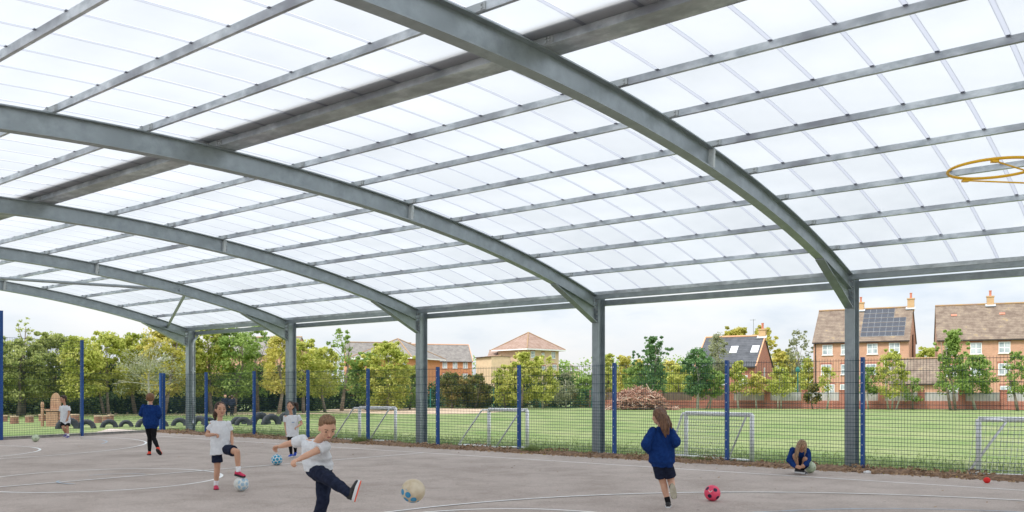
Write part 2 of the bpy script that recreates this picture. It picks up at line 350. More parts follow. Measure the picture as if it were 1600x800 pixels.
# ------------------------------------------------------------------ canopy
cv = frame('sports_canopy', 'arched galvanised steel canopy with translucent white roof over the court', 'canopy')
SR = 9.45
def zc(s):
    u = s-9.4; return 4.8166-.012776*u*u-1.364e-5*u**4
def dzc(s):
    u = s-9.4; return -2*.012776*u-4*1.364e-5*u**3
def sweep(mb, ss, x0, x1, o0, o1):      # band between normal offsets o0<o1, width x0..x1
    secs = []
    for s in ss:
        d = dzc(s); ln = math.hypot(1, d); ny, nz_ = -d/ln, 1/ln; z = zc(s)
        secs.append([(x, s+ny*o, z+nz_*o) for x, o in ((x0, o0), (x1, o0), (x1, o1), (x0, o1))])
    vs = [p for q in secs for p in q]; fs = []
    for i in range(len(ss)-1):
        for k in range(4): fs.append((i*4+k, i*4+(k+1) % 4, (i+1)*4+(k+1) % 4, (i+1)*4+k))
    fs.append((3, 2, 1, 0)); n = len(ss)-1; fs.append((n*4, n*4+1, n*4+2, n*4+3))
    mb.add(vs, fs)
DEP = .285; FW = .155
ss = [SR*2*i/60 for i in range(61)]; ss[0] = .012; ss[-1] = SR*2-.012
am = MB(); sweep(am, ss, -FW/2, FW/2, -.016, 0); sweep(am, ss, -FW/2, FW/2, -DEP, -DEP+.016); sweep(am, ss, -.006, .006, -DEP+.016, -.016)
spl = []
for s0 in (5.85, 2*SR-5.85):
    for ds in (-.014, .014):
        s = s0+ds; d = dzc(s); ln = math.hypot(1, d); rot = Matrix.Rotation(math.atan(d), 3, 'X')
        spl.append(((0, s+d/ln*DEP/2, zc(s)-DEP/2/ln), (FW+.012, .014, DEP-.036), rot))
arch_me = am.mesh('arch', M['steel'])
hm = MB()   # haunch bracket on the eave side
def haunch(mb, sgn):
    def sp(s): return s if sgn > 0 else 2*SR-s
    sA, sB = .02, 1.6; n = 8; vs = []
    top = [(sA+(sB-sA)*i/n) for i in range(n+1)]
    for x0, x1, kind in ((-.006, .006, 'web'), (-FW/2, FW/2, 'fl')):
        sec = []
        for s in top:
            zt = zc(s)-DEP*math.hypot(1, dzc(s)); low = zc(sB)-DEP*math.hypot(1, dzc(sB)); lo0 = 2.985
            zl = lo0+(low-lo0)*((s-sA)/(sB-sA))
            if kind == 'web': a, b = min(zl, zt-.001), zt
            else: a, b = zl-.016, zl
            sec.append([(x0, sp(s), a), (x1, sp(s), a), (x1, sp(s), b), (x0, sp(s), b)])
        v = [p for q in sec for p in q]; f = []
        for i in range(n):
            for k in range(4): f.append((i*4+k, i*4+(k+1) % 4, (i+1)*4+(k+1) % 4, (i+1)*4+k))
        f.append((0, 1, 2, 3)); f.append((n*4+3, n*4+2, n*4+1, n*4)); mb.add(v, f)
    mb.box((0, sp(.0), 3.26), (FW+.01, .02, .56))
haunch(hm, 1); haunch_me = hm.mesh('haunch_bracket', M['steel']); hm = MB(); haunch(hm, -1); haunch_me2 = hm.mesh('haunch_bracket', M['steel'])
spm = []
for i_ in (0, 2):
    m_ = MB()
    for c_, d_, r_ in spl[i_:i_+2]: m_.box(c_, d_, r_)
    spm.append(m_.mesh('splice_plate', M['plate']))
bm_ = MB()
for s0 in (5.85, 2*SR-5.85):
    for k in range(3):
        for sx in (-1, 1):
            bm_.box((sx*.045, s0-.04, zc(s0)-.07-.07*k), (.03, .03, .03))
for k in range(5):
    for sx in (-1, 1): bm_.box((sx*.05, .03, 3.06+.1*k), (.028, .04, .028))
bolt_me = bm_.mesh('bolt', M['bolt'])
cm = MB()
CW = .18
def column(mb, y0, y1):
    zt = 3.54
    mb.box((0, y0, zt/2), (CW, .016, zt)); mb.box((0, y1, zt/2), (CW, .016, zt)); mb.box((0, (y0+y1)/2, zt/2), (.012, abs(y1-y0)-.016, zt-.004))
    mb.box((0, (y0+y1)/2, .012), (.34, .4, .024))
column(cm, -.02, -.27); col_me = cm.mesh('column', M['steel'])
cm2 = MB(); column(cm2, 2*SR+.02, 2*SR+.27); col2_me = cm2.mesh('column', M['steel'])
XO = .07
def inst(name, me, parent, loc=(0, 0, 0)):
    o = bpy.data.objects.new(name, me); COL.objects.link(o); o.parent = parent; o.location = loc; return o
ARCH = list(range(-2, 5))
for i in ARCH:
    a = inst('arch', arch_me, cv, (i*BAY+XO, 0, 0)); inst('haunch_bracket', haunch_me, a); inst('haunch_bracket', haunch_me2, a); inst('splice_plate', spm[0], a); inst('splice_plate', spm[1], a); inst('bolt', bolt_me, a)
    inst('column', col_me, cv, (i*BAY+XO, 0, 0)); inst('column', col2_me, cv, (i*BAY+XO, 0, 0))
A0, A1 = -2*BAY-.3, 4*BAY+.3
# purlins (channel sections carried on the arches)
PS = 1.1785
JS = [j*PS for j in range(1, 8)]+[SR*2-j*PS for j in range(7, 0, -1)]
def purlin(s, hh=.08):
    mb = MB(); z = zc(s); d = dzc(s); rot = Matrix.Rotation(math.atan(d), 3, 'X'); x = (A0+A1)/2; ln = A1-A0
    def P(dy, dz): v = rot @ Vector((0, dy, dz)); return (x, s+v.y, z+v.z)
    mb.box(P(0, hh/2), (ln, .006, hh), rot); mb.box(P(-.021, .004), (ln, .036, .006), rot); mb.box(P(-.021, hh-.003), (ln, .036, .006), rot)
    mb.box(P(-.037, .010), (ln, .006, .016), rot)
    return mb.build('purlin', M['steel_light'], cv)
clt = MB()
for j, s in enumerate(JS):
    p = purlin(s)
    for i in ARCH:
        x = i*BAY+XO; cb = MB()
        if A0 < x < A1: cb.box((x-.04, s+.008, zc(s)+.042), (.30, .01, .072), Matrix.Rotation(math.atan(dzc(s)), 3, 'X'))
        for bx in (-.15, .05):
            for bz in (.025, .06): cb.box((x+bx, s+.017, zc(s)+bz), (.02, .014, .02))
        cb.build('cleat', M['cleat'], p)
# ridge: twin channels closed with a wide soffit plate, cap on top of the sheets
rb = MB(); zR = zc(SR)
rb.box(((A0+A1)/2, SR+.20, zR+.04), (A1-A0, .008, .08)); rb.box(((A0+A1)/2, SR-.09, zR+.04), (A1-A0, .008, .08))
rb.box(((A0+A1)/2, SR+.055, zR+.004), (A1-A0, .285, .006)); rb.build('ridge_beam', M['steel_light'], cv)
rc = MB()
rc.bar((A0, SR+.25, zR+.135), (A1, SR+.25, zR+.135), .36, .006); rc.bar((A0, SR-.0, zR+.14), (A1, SR-.0, zR+.14), .13, .006); rc.build('ridge_cap', M['cap'], cv)
for i in ARCH:
    cb = MB(); cb.box((i*BAY+XO-.03, SR+.21, zR+.041), (.34, .01, .07))
    for bx in (-.16, -.12, .1):
        for bz in (.022, .058): cb.box((i*BAY+XO+bx, SR+.22, zR+bz), (.022, .016, .022))
    cb.build('cleat', M['cleat'], cv)
# eaves
for sg in (0, 1):
    def Y_(y): return y if sg == 0 else 2*SR-y
    eb = MB(); xm = (A0+A1)/2; ln = A1-A0
    eb.box((xm, Y_(.0), 3.625), (ln, .10, .07)); eb.build('eave_purlin', M['steel_light'], cv)
    e2b = MB(); e2b.box((xm, Y_(-.01), 3.545), (ln, .10, .10)); e2b.build('eave_beam', M['steel'], cv)
    tb = MB(); tb.box((xm, Y_(-.345), 3.435), (ln, .11, .125)); tb.build('gutter', M['steel'], cv)
# roof sheets and bars
zs = .086
def sheet_mesh(x0, x1, s0, s1, n=14):
    mb = MB(); vs = []; fs = []
    for i in range(n+1):
        s = s0+(s1-s0)*i/n; vs += [(x0, s, zc(s)+zs), (x1, s, zc(s)+zs)]
    for i in range(n): fs.append((2*i, 2*i+1, 2*i+3, 2*i+2))
    mb.add(vs, fs); return mb.mesh('roof_sheet', M['sheet'], True)
PW = BAY/9
shn = sheet_mesh(-PW/2+.022, PW/2-.022, -.34, SR); shf = sheet_mesh(-PW/2+.022, PW/2-.022, SR, 2*SR+.02)
def bar_mesh(s0, s1):
    mb = MB(); n = 14; q = [s0+(s1-s0)*i/n for i in range(n+1)]
    vs = []
    for s in q: vs += [(-.026, s, zc(s)+zs-.006), (.026, s, zc(s)+zs-.006)]
    mb.add(vs, [(2*i, 2*i+1, 2*i+3, 2*i+2) for i in range(n)])
    for s in JS:
        if s0 < s < s1: mb.box((0, s+.012, zc(s)+.079), (.036, .03, .010))
    return mb.mesh('glazing_bar', M['bar'])
bn = bar_mesh(-.34, SR); bf = bar_mesh(SR, 2*SR)
J0 = .13+XO*0
x = J0-19*PW
hid = MB()
while x < A1+.0:
    xc = x+PW/2
    p = inst('roof_sheet', shn, cv, (xc, 0, 0)); inst('glazing_bar', bn, p, (-PW/2, 0, 0))
    if xc > -2.6:
        p = inst('roof_sheet', shf, cv, (xc, 0, 0)); inst('glazing_bar', bf, p, (-PW/2, 0, 0))
    else:
        for i in range(14):
            s0 = SR+SR*i/14; s1 = SR+SR*(i+1)/14
            hid.add([(xc-PW/2, s0, zc(s0)+zs), (xc+PW/2-.008, s0, zc(s0)+zs), (xc+PW/2-.008, s1, zc(s1)+zs), (xc-PW/2, s1, zc(s1)+zs)], [(0, 1, 2, 3)])
    x += PW
hid.build('rear_roof_sheets', M['sheet'], cv)['kind'] = 'stuff'
# wind bracing in the end bay
for a, b in ((W(4*BAY, .75, zc(.75)-.17), W(3*BAY+.1, 3.35, zc(3.35)-.17)), (W(3*BAY+.1, 3.6, zc(3.6)-.17), W(4*BAY, 8.6, zc(8.6)-.17))):
    t = MB(); inv = Matrix.Rotation(-FRZ, 3, 'Z'); t.tube([inv @ (a-COLN), inv @ (b-COLN)], .042, 12)
    for p, q in ((a, b), (b, a)):
        d = (q-p).normalized(); t.tube([inv @ (p-COLN-d*.06), inv @ (p-COLN+d*.1)], [.05, .05], 8)
    t.build('brace', M['steel'], cv, smooth=False)
# downpipe on the last column
dp = MB(); x = 4*BAY+XO-.12; dp.tube([(x, -.345, 3.42), (x, -.33, 3.30), (x, -.20, 3.15), (x, -.17, 3.05), (x, -.17, .42), (x-.03, -.14, .34), (x-.10, -.08, .30)], .04, 10)
dp.box((x, -.17, 2.1), (.11, .11, .03)); dp.box((x, -.17, 1.0), (.11, .11, .03)); dp.build('downpipe', M['steel_light'], cv)

# ------------------------------------------------------------------ ball court fence
def panel_mesh(mb, p0, p1, ztop, rows_lo, rows_up, off=.03, vs=.05):
    p0 = Vector(p0); p1 = Vector(p1); d = p1-p0; ln = d.length; d.normalize(); q = Vector((-d.y, d.x, 0))*off
    n = int(ln/vs)
    for k in range(n+1):
        p = p0+d*(ln*k/n)+q; mb.box((p.x, p.y, .04+(ztop-.04)/2), (.0042, .0042, ztop-.04), None)
    for z in rows_lo+rows_up:
        for oo in (0,):
            mb.bar(p0+q+Vector((0, 0, z)), p1+q+Vector((0, 0, z)), .008, .0078)
ROWLO = [.06+.0667*k for k in range(18)]
ROWUP = [1.39, 1.59, 1.79, 1.985]
def post(mb, p, h, w=.06, d=.08, ang=0):
    rot = Matrix.Rotation(ang, 3, 'Z'); mb.box((p[0], p[1], h/2-.02), (w, d, h+.04), rot); mb.box((p[0], p[1], h+.006), (w+.006, d+.006, .012), rot)
fence = frame('ball_court_fence', 'long blue weldmesh fence with blue posts along the edge of the tarmac', 'fence')
PA = [4.773, 7.375, 9.985, 12.614, 15.246, 17.866, 20.457, 23.091, 25.748, 28.4]
PA = [a-5.052 for a in PA]
PA = [PA[0]-2.61*k for k in range(3, 0, -1)]+PA
for i, a in enumerate(PA):
    mb = MB(); post(mb, (a, FS), 2.03, .058 if a < 23 else .12); o = mb.build('post', M['post_blue'], fence)
    cl = MB()
    for k in range(11): cl.box((a, FS+.042, .1+.185*k), (.016, .008, .02))
    cl.build('clip', M['clip'], o)
for a, b in zip(PA[:-1], PA[1:]):
    mb = MB(); panel_mesh(mb, (b-.03, FS, 0), (a+.03, FS, 0), 2.02, ROWLO, ROWUP, .045); mb.build('mesh_panel', M['wire'], fence)
endf = empty('end_fence', e1, 0, 'stepped blue weldmesh fence behind the far left end of the court, with one tall bay', 'fence')
def rel(p): return Vector(p)-Vector(e1)
cor = W(23.35, FS)
for p, h, w in ((e1, 3.02, .075), (e2, 3.02, .075), (e2+(e1-e2).normalized()*.02, 3.75, .09), (e2+(e2-e1), 3.02, .075), (e2+(e2-e1)*2, 3.02, .075), (cor+(e1-cor).normalized()*.12, 2.03, .07)):
    mb = MB(); q = rel(p); post(mb, (q.x, q.y), h, w, w, math.atan2((e1-e2).y, (e1-e2).x)); mb.build('post', M['post_blue'], endf)
R3 = ROWUP+[2.19, 2.39, 2.59, 2.79, 2.99]
for a, b, zt, up in ((cor, e1, 2.02, ROWUP), (e1, e2, 3.0, R3), (e2, e2+(e2-e1), 3.0, R3), (e2+(e2-e1), e2+(e2-e1)*2, 3.0, R3)):
    mb = MB(); panel_mesh(mb, rel(a), rel(b), zt, ROWLO, up, .03); mb.build('mesh_panel', M['wire'], endf)

#PART2
# ------------------------------------------------------------------ leaf litter along the fence
def scatter_bits(name, m, n, a0, a1, s0, s1, zmax, size, label=None, seed=2):
    rg = np.random.default_rng(seed); mb = MB()
    for k in range(n):
        a = rg.uniform(a0, a1); s = s0+(s1-s0)*min(1, abs(rg.normal(0, .42)))
        hgt = zmax*max(0, 1-(s-s0)/(s1-s0))*(.6+.7*noise.noise(Vector((a*1.3, 0, seed))))
        p = W(a, s, max(.004, rg.uniform(0, 1)*hgt)+.004); l = size*rg.uniform(.4, 1.4)
        d = Vector((rg.normal(), rg.normal(), rg.normal()*.35)).normalized(); q = d.cross(Vector((rg.normal(), rg.normal(), rg.normal()))).normalized()*l*rg.uniform(.2, .6)
        mb.add([p-d*l/2-q/2, p+d*l/2-q/2, p+d*l/2+q/2, p-d*l/2+q/2], [(0, 1, 2, 3)])
    o = mb.build(name, m); o['kind'] = 'stuff'; return o
mb = MB(); nA = 260; rows = 7; vs = []
for i in range(nA+1):
    a = -8+31.3*i/nA; wd = .34+.17*noise.noise(Vector((a*.9, 1, 0)))+.10*noise.noise(Vector((a*3.1, 5, 0)))
    hg = .055+.045*noise.noise(Vector((a*1.7, 7, 3)))
    for k in range(rows):
        t = k/(rows-1); s = FS-.14+(wd+.14)*t; vs.append(W(a, s, .002+hg*math.sin(math.pi*min(1, t*.9+.1))+.03*abs(noise.noise(Vector((a*9, s*9, 0))))*(1 if 0 < k < rows-1 else 0)))
mb.add(vs, [(i*rows+k, i*rows+k+1, (i+1)*rows+k+1, (i+1)*rows+k) for i in range(nA) for k in range(rows-1)])
o = mb.build('leaf_litter', M['debris'], smooth=True); o['kind'] = 'stuff'
M['twig'] = mat('dry_stalks', (.22, .13, .075), .9, (.52, .36, .22), 30, 3)
scatter_bits('dry_leaves', M['twig'], 15000, -8, 23.3, FS-.12, FS+.52, .17, .05)
M['yleaf'] = mat('yellow_leaf', (.55, .42, .06), .8)
scatter_bits('fallen_yellow_leaves', M['yleaf'], 60, -8, 22, FS+.1, FS+.75, .02, .06, seed=9)
rgc = np.random.default_rng(77); lb = MB()
for k in range(170):
    a = rgc.uniform(-7, 22); s = FS+.5+abs(rgc.normal(0, 3.2)); p = W(a, s, .010); an = rgc.random()*6.28; l = rgc.uniform(.012, .035); d = Vector((math.cos(an), math.sin(an), .25))*l; q = Vector((-math.sin(an), math.cos(an), .1))*l*.5
    lb.add([p-d, p-q, p+d, p+q], [(0, 1, 2, 3)])
lb.build('blown_leaves', M['twig'])['kind'] = 'stuff'
M['blade'] = mat('grass_blades', (.17, .25, .08), .8, (.32, .37, .16), 2, 5, trans=.4)
def blades(n, fn, h0, h1, name, seed):
    rg = np.random.default_rng(seed); mb = MB()
    for k in range(n):
        p = fn(rg); h = rg.uniform(h0, h1); a = rg.uniform(0, 6.28); w = .008+.006*rg.random(); l = Vector((rg.normal()*.35, rg.normal()*.35, 1))*h; q = Vector((math.cos(a), math.sin(a), 0))*w
        mb.add([p-q, p+q, p+l], [(0, 1, 2)])
    o = mb.build(name, M['blade']); o['kind'] = 'stuff'
blades(20000, lambda rg: W(rg.uniform(-8, 26), FS-.1-abs(rg.normal(0, 2.2)), -.03), .04, .10, 'grass', 4)
mbw = [(7.1, .1, .20), (13.0, .12, .22), (2.9, .1, .14)]
for a, s, h in mbw:
    blades(420, lambda rg: W(a+rg.normal()*.12, FS+s+rg.normal()*.06, 0), h*.4, h, 'weeds', int(a*10))

# ------------------------------------------------------------------ goals on the field (places measured on the ground)
def goal(fl, fr, bl, br, h, label, net=False, top=.25, tops=None):
    root = empty('football_goal', (fl+fr)/2, 0, label, 'goal', 'small white goals on the grass'); o = root.location
    V = [Vector(p)-o for p in (fl, fr, bl, br)]; FLo, FRo, BLo, BRo = V; up = Vector((0, 0, h)); r = .046
    m = MB(); m.tube([FLo, FLo+up], r, 10); m.tube([FRo, FRo+up], r, 10)
    m2 = MB(); m2.tube([FLo, FLo+up], r, 10); m3 = MB(); m3.tube([FRo, FRo+up], r, 10)
    m2.build('upright', M['goal'], root, smooth=True); m3.build('upright', M['goal'], root, smooth=True)
    m = MB(); m.tube([FLo+up, FRo+up], r, 10); m.build('crossbar', M['goal'], root, smooth=True)
    for F, B, tp in ((FLo, BLo, tops), (FRo, BRo, tops)):
        T = F+up*.99+(B-F)*top if not tp else F+up+Vector(tp)
        s = MB(); s.tube([F+up*.99, F+up*.99+(T-F-up*.99)*.8, T+Vector((0, 0, -.03)), B+Vector((0, 0, .03))], .022, 8); s.build('side_stay', M['goal'], root, smooth=True)
        s = MB(); s.tube([F+Vector((0, 0, .03)), B+Vector((0, 0, .03))], .026, 8); s.build('ground_rail', M['goal'], root, smooth=True)
    s = MB(); s.tube([BLo+Vector((0, 0, .03)), BRo+Vector((0, 0, .03))], .026, 8); s.build('ground_rail', M['goal'], root, smooth=True)
    # sparse tattered net
    n = MB()
    if net:
        T0 = FLo+up+(BLo-FLo)*top; T1 = FRo+up+(BRo-FRo)*top
        for k in range(0, 26):
            t = k/25; a = T0.lerp(T1, t); b = BLo.lerp(BRo, t); pts = [a.lerp(b, q/5)+Vector((.03*noise.noise(Vector((k, q, 0))), .03*noise.noise(Vector((k, q, 5))), 0)) for q in range(6)]
            n.tube(pts, .0035, 3, False)
        for k in range(1, 8):
            t = k/8; a = T0.lerp(BLo, t); b = T1.lerp(BRo, t); n.tube([a, a.lerp(b, .5)-Vector((0, 0, .03)), b], .0035, 3, False)
        n.build('net', M['net'], root)
goal(G(562, 688.8), G(618, 690.6), G(521.5, 687.6), G(577, 690.2), .95, 'white goal frame on the grass just right of the kicking boy, leftmost of the goals')
goal(G(764, 697.6), G(823.7, 701.2), G(716, 697.0), G(775, 700.6), .95, 'white goal frame on the grass between the third and fourth canopy columns')
goal(G(1072, 713.6), G(1175, 722), G(1046, 712.8), G(1138, 719.6), .95, 'white goal frame on the grass behind the running girl in blue', True)
fl = G(1529, 741); bl = G(1511, 743.8); dd = Vector((2.1, -.62, 0)); 
goal(fl, fl+dd, bl, bl+dd, .95, 'white goal frame with a ragged net at the right edge of the picture', True, tops=(.33, -.25, -.01))

# ------------------------------------------------------------------ half buried tyres
def tyre_mesh(r=.34, t=.115):
    mb = MB(); vs = []; n = 20; m_ = 12
    for i in range(n+1):
        a = math.pi*i/n
        for k in range(m_):
            b = 2*math.pi*k/m_; cx = math.copysign(abs(math.cos(b))**.7, math.cos(b))*.095; cy = math.copysign(abs(math.sin(b))**.7, math.sin(b))*t/1.15
            rr = r-.10+cx; tread = .008*(1 if (i % 2) else -1) if cx > .07 else 0
            vs.append(((rr+tread)*math.cos(a), cy, (rr+tread)*math.sin(a)))
    fs = [(i*m_+k, i*m_+(k+1) % m_, (i+1)*m_+(k+1) % m_, (i+1)*m_+k) for i in range(n) for k in range(m_)]
    mb.add(vs, fs); return mb.mesh('buried_tyre', M['rubber'], True)
tm = tyre_mesh()
TY = [(106, 670, 36, 10), (135, 669.5, 29, 0), (170.5, 668, 26, 12), (197, 667, 22, 8), (226, 667, 26, 25), (251, 666.5, 24, 5), (280.5, 665.2, 26, 0), (312, 664.5, 27, -30), (326, 663, 22, 20), (372, 662.8, 24, 10), (380, 664.6, 27, 0), (407, 663, 30, 40), (424, 663.4, 30, 30), (448, 659, 26, -35)]
ords = ['first', 'second', 'third', 'fourth', 'fifth', 'sixth', 'seventh', 'eighth', 'ninth', 'tenth', 'eleventh', 'twelfth', 'thirteenth', 'last']
for i, (x, y, w, rot) in enumerate(TY):
    p = G(x, y, -.03); o = bpy.data.objects.new('buried_tyre', tm); COL.objects.link(o); o.location = p; k = (w/FPX*p.y)/.68/max(.75, math.cos(R(rot))); o.scale = (k, 1, k)
    o.rotation_euler = (R(random.uniform(-4, 4)), 0, R(rot)+.25)
    tag(o, 'black half-buried tyre arch on the grass, %s from the left in the row' % ords[i], 'tyre', 'half-buried tyres in a row')

# log stools
def stool(x, y, w, h, label):
    p = G(x, y, -.03); r = w/2/FPX*p.y; hh = h/FPX*p.y
    root = empty('log_stool', p, random.uniform(0, 6), label, 'log stool', 'log stools on the grass')
    mb = MB(); mb.lathe([(r*1.03, 0), (r, hh*.3), (r*.98, hh*.8), (r*.99, hh-.03)], seg=18); mb.build('log', M['log'], root, smooth=False)
    mb = MB(); mb.lathe([(r*1.02, hh-.03), (r*1.06, hh-.015), (r*1.04, hh+.02)], seg=18); mb.build('seat', M['logtop'], root)
for x, y, w, h, lab in ((4, 658.5, 14, 9, 'log stool at the left edge of the picture beside the blue post'), (22.5, 662, 12, 11, 'dark log stool on the grass left of the carved wooden throne'), (46, 660, 12, 9.5, 'log stool nearest the left of the carved wooden throne'), (66, 658, 10, 10, 'pale log stool partly behind the throne armrest'),
    (117, 661, 13, 13, 'log stool between the boy in white and the tall blue post'), (153, 660.5, 12, 10.5, 'log stool right of the tall blue post'), (165.5, 659, 10, 9, 'lighter log stool touching its neighbour behind the third tyre'), (173, 657.5, 9, 9, 'small reddish log stool at the right end of the stools')):
    stool(x, y, w, h, lab)
# carved throne
tp = G(84, 666, -.03); th = empty('carved_throne', tp, .12, 'tall wooden throne with a pointed plank back on the grass', 'wooden chair')
def outline(mb, pts, y0, y1):
    n = len(pts); mb.add([(x, y0, z) for x, z in pts]+[(x, y1, z) for x, z in pts], [tuple(range(n))[::-1], tuple(n+k for k in range(n))]+[(k, (k+1) % n, n+(k+1) % n, n+k) for k in range(n)])
mb = MB(); arch = [(-.20, .05), (-.20, .95)]+[(-.20+.20*(1-math.cos(t*math.pi/2)), .95+.42*math.sin(t*math.pi/2)) for t in (.2, .4, .6, .8, 1)]
arch += [(-x, z) for x, z in arch[::-1][1:]]; outline(mb, arch, .16, .24); mb.build('backrest', M['wood'], th)
mb = MB(); mb.box((.0, -.02, .3), (.44, .38, .6)); mb.build('seat', M['wood'], th)
mb = MB(); mb.box((.02, -.02, .655), (.52, .44, .05)); mb.build('seat_board', M['wood'], th)
mb = MB(); mb.box((-.42, -.05, .37), (.10, .10, .74)); mb.lathe([(.05, .74), (.07, .80), (.07, .92), (.04, 1.0)], (-.42, -.05, 0), 10); mb.build('arm_post', M['wood'], th)
mb = MB(); mb.box((-.28, .0, .68), (.40, .16, .05)); mb.build('armrest', M['wood'], th)
mb = MB(); mb.box((-.28, .0, .42), (.30, .06, .06)); mb.build('rail', M['wood'], th)
mb = MB(); mb.box((.42, -.05, .37), (.10, .10, .74)); mb.build('arm_post', M['wood'], th)

# ------------------------------------------------------------------ houses
WALLT = .25
def facade_dir(deg): return Vector((math.cos(R(deg)), -math.sin(R(deg)), 0))
def house(corner, deg, w, d, ze, zr, wall, roof, wins, label, name='brick_house', hip=False, over=.25, chim=(), lights=(), group=None, gable_wins=(), verge=None, z0=-.03):
    """corner = right front corner on the ground; facade runs left from it; local x to the right along the facade, y into the house"""
    root = empty(name, (corner.x, corner.y, z0), -R(deg), label, 'house', group)
    mb = MB(); H = ze-z0; RZ = zr-z0
    if hip:
        mb.box((-w/2, d/2, H/2), (w, d, H))
    else:
        mb.add([(-w, 0, 0), (0, 0, 0), (0, d, 0), (-w, d, 0), (-w, 0, H), (0, 0, H), (0, d, H), (-w, d, H), (-w, d/2, RZ), (0, d/2, RZ)],
               [(0, 1, 5, 4), (1, 2, 6, 9, 5), (2, 3, 7, 6), (3, 0, 4, 8, 7), (0, 3, 2, 1)])
    mb.build('wall', wall, root)
    rf = MB(); t = .12; o = over
    if hip:
        hl = hip if isinstance(hip, (int, float)) and not isinstance(hip, bool) else 0
        xm0, xm1 = -w/2-hl/2, -w/2+hl/2
        A = [(-w-o, -o, H), (o, -o, H), (o, d+o, H), (-w-o, d+o, H)]; T = [(xm0, d/2, RZ), (xm1+.01, d/2, RZ)]
        rf.add(A+T, [(0, 1, 5, 4), (1, 2, 5), (2, 3, 4, 5), (3, 0, 4), (3, 2, 1, 0)]); r_ = rf.build('roof', roof, root)
        hr = MB()
        for a, b in ((A[0], T[0]), (A[1], T[1]), (A[2], T[1]), (A[3], T[0])): hr.tube([Vector(a)+Vector((0, 0, .03)), Vector(b)+Vector((0, 0, .05))], .11, 6)
        hr.build('hip_tiles', M['ridge'], r_)
        fa = MB()
        for a, b in ((A[0], A[1]), (A[1], A[2]), (A[3], A[0])): fa.bar(Vector(a)-Vector((0, 0, .14)), Vector(b)-Vector((0, 0, .14)), .1, .24)
        fa.build('fascia', M['winwhite'], root)
    else:
        sl = (RZ-H)/(d/2); zo = H-sl*o
        for y0, z0_, y1, z1 in ((-o, zo, d/2, RZ), (d/2, RZ, d+o, zo)):
            vs = [(-w-.12, y0, z0_+.02), (.12, y0, z0_+.02), (.12, y1, z1+.02), (-w-.12, y1, z1+.02)]
            vs2 = [(x, y, z+t) for x, y, z in vs]
            rf.add(vs+vs2, [(0, 1, 2, 3)[::-1], (4, 5, 6, 7), (0, 1, 5, 4), (1, 2, 6, 5), (2, 3, 7, 6), (3, 0, 4, 7)])
        r_ = rf.build('roof', roof, root)
        rt = MB(); rt.tube([(-w-.12, d/2, RZ+t+.02), (.12, d/2, RZ+t+.02)], .14, 6); rt.build('ridge_tiles', M['ridge'] if verge is None else verge, r_)
        gt = MB(); gt.bar((-w-.1, -o-.06, zo+.02), (.1, -o-.06, zo+.02), .12, .11); gt.build('gutter', M['doorbrown'], root)
        if verge is not None:
            vb = MB(); 
            for xx in (-w-.16, .16): vb = MB(); vb.bar((xx, -o, zo+.12), (xx, d/2, RZ+.16), .12, .14); vb.build('verge', verge, r_)
        for (u, v, lw, lh) in lights:    # roof windows
            y = v*d/2; z = H+sl*y+t+.04; rot = Matrix.Rotation(math.atan(sl), 3, 'X')
            f = MB(); f.box((-w+u*w, y, z), (lw, lh, .06), rot); fo = f.build('roof_window', M['winwhite'], r_)
            g = MB(); g.box((-w+u*w, y-.02, z+.03), (lw-.12, lh-.12, .03), rot); g.build('pane', M['skylight'], fo)
    for (u, z, ww, wh) in wins:
        xw = -w+u*w; f = MB(); f.box((xw, -.02, z-z0), (ww, .07, wh)); fo = f.build('window', M['winwhite'], root)
        nx = 2 if ww > .7 else 1; ny = 2
        gl = MB(); pw = (ww-.08*(nx+1))/nx; ph = (wh-.08*(ny+1))/ny
        for a in range(nx):
            for b in range(ny): gl.box((xw-ww/2+.08+pw/2+a*(pw+.08), -.05, z-z0-wh/2+.08+ph/2+b*(ph+.08)), (pw, .025, ph))
        gl.build('pane', M['glass'], fo)
        sb = MB(); sb.box((xw, -.07, z-z0-wh/2-.05), (ww+.16, .12, .08)); sb.build('sill', M['winwhite'], fo)
        hd = MB(); hd.box((xw, -.012, z-z0+wh/2+.12), (ww+.2, .05, .22)); hd.build('lintel', M['brick_red'], fo)
    for (y, z, ww, wh) in gable_wins:
        f = MB(); f.box((.02, y, z-z0), (.07, ww, wh)); fo = f.build('window', M['winwhite'], root)
        g = MB(); g.box((.05, y, z-z0), (.03, ww-.14, wh-.14)); g.build('pane', M['glass'], fo)
    for (u, hh) in chim:
        xw = -w+u*w; c = MB(); c.box((xw, d/2, RZ+hh/2-.2), (.75, .55, hh+.4)); c.box((xw, d/2, RZ+hh-.06), (.87, .67, .14)); co = c.build('chimney', M['brick_chim'], r_)
        c = MB(); c.lathe([(.16, RZ+hh), (.13, RZ+hh+.1), (.13, RZ+hh+.55), (.16, RZ+hh+.6), (.15, RZ+hh+.68)], (xw, d/2, 0), 10); c.build('chimney_pot', M['pot'], co)
        c = MB(); c.box((xw, d/2-.32, RZ-.02), (1.1, .5, .05), Matrix.Rotation(R(38), 3, 'X')); c.build('flashing', M['lead'], co)
    return root, r_
M['ridge'] = mat('lichen_ridge_tiles', (.38, .24, .10), .9, (.30, .2, .15), 1.5)
M['brick_chim'] = brick_mat('chimney_brick', (.58, .36, .16), (.5, .3, .14), (.5, .4, .3))
M['pot'] = mat('terracotta_pot', (.5, .16, .1), .8, (.6, .25, .17), 4)
M['lead'] = mat('lead_flashing', (.42, .45, .48), .6)
M['skylight'] = mat('skylight_glass', (.5, .55, .6), .1, spec=.9)
M['orangeverge'] = mat('orange_verge_tiles', (.62, .34, .2), .8)
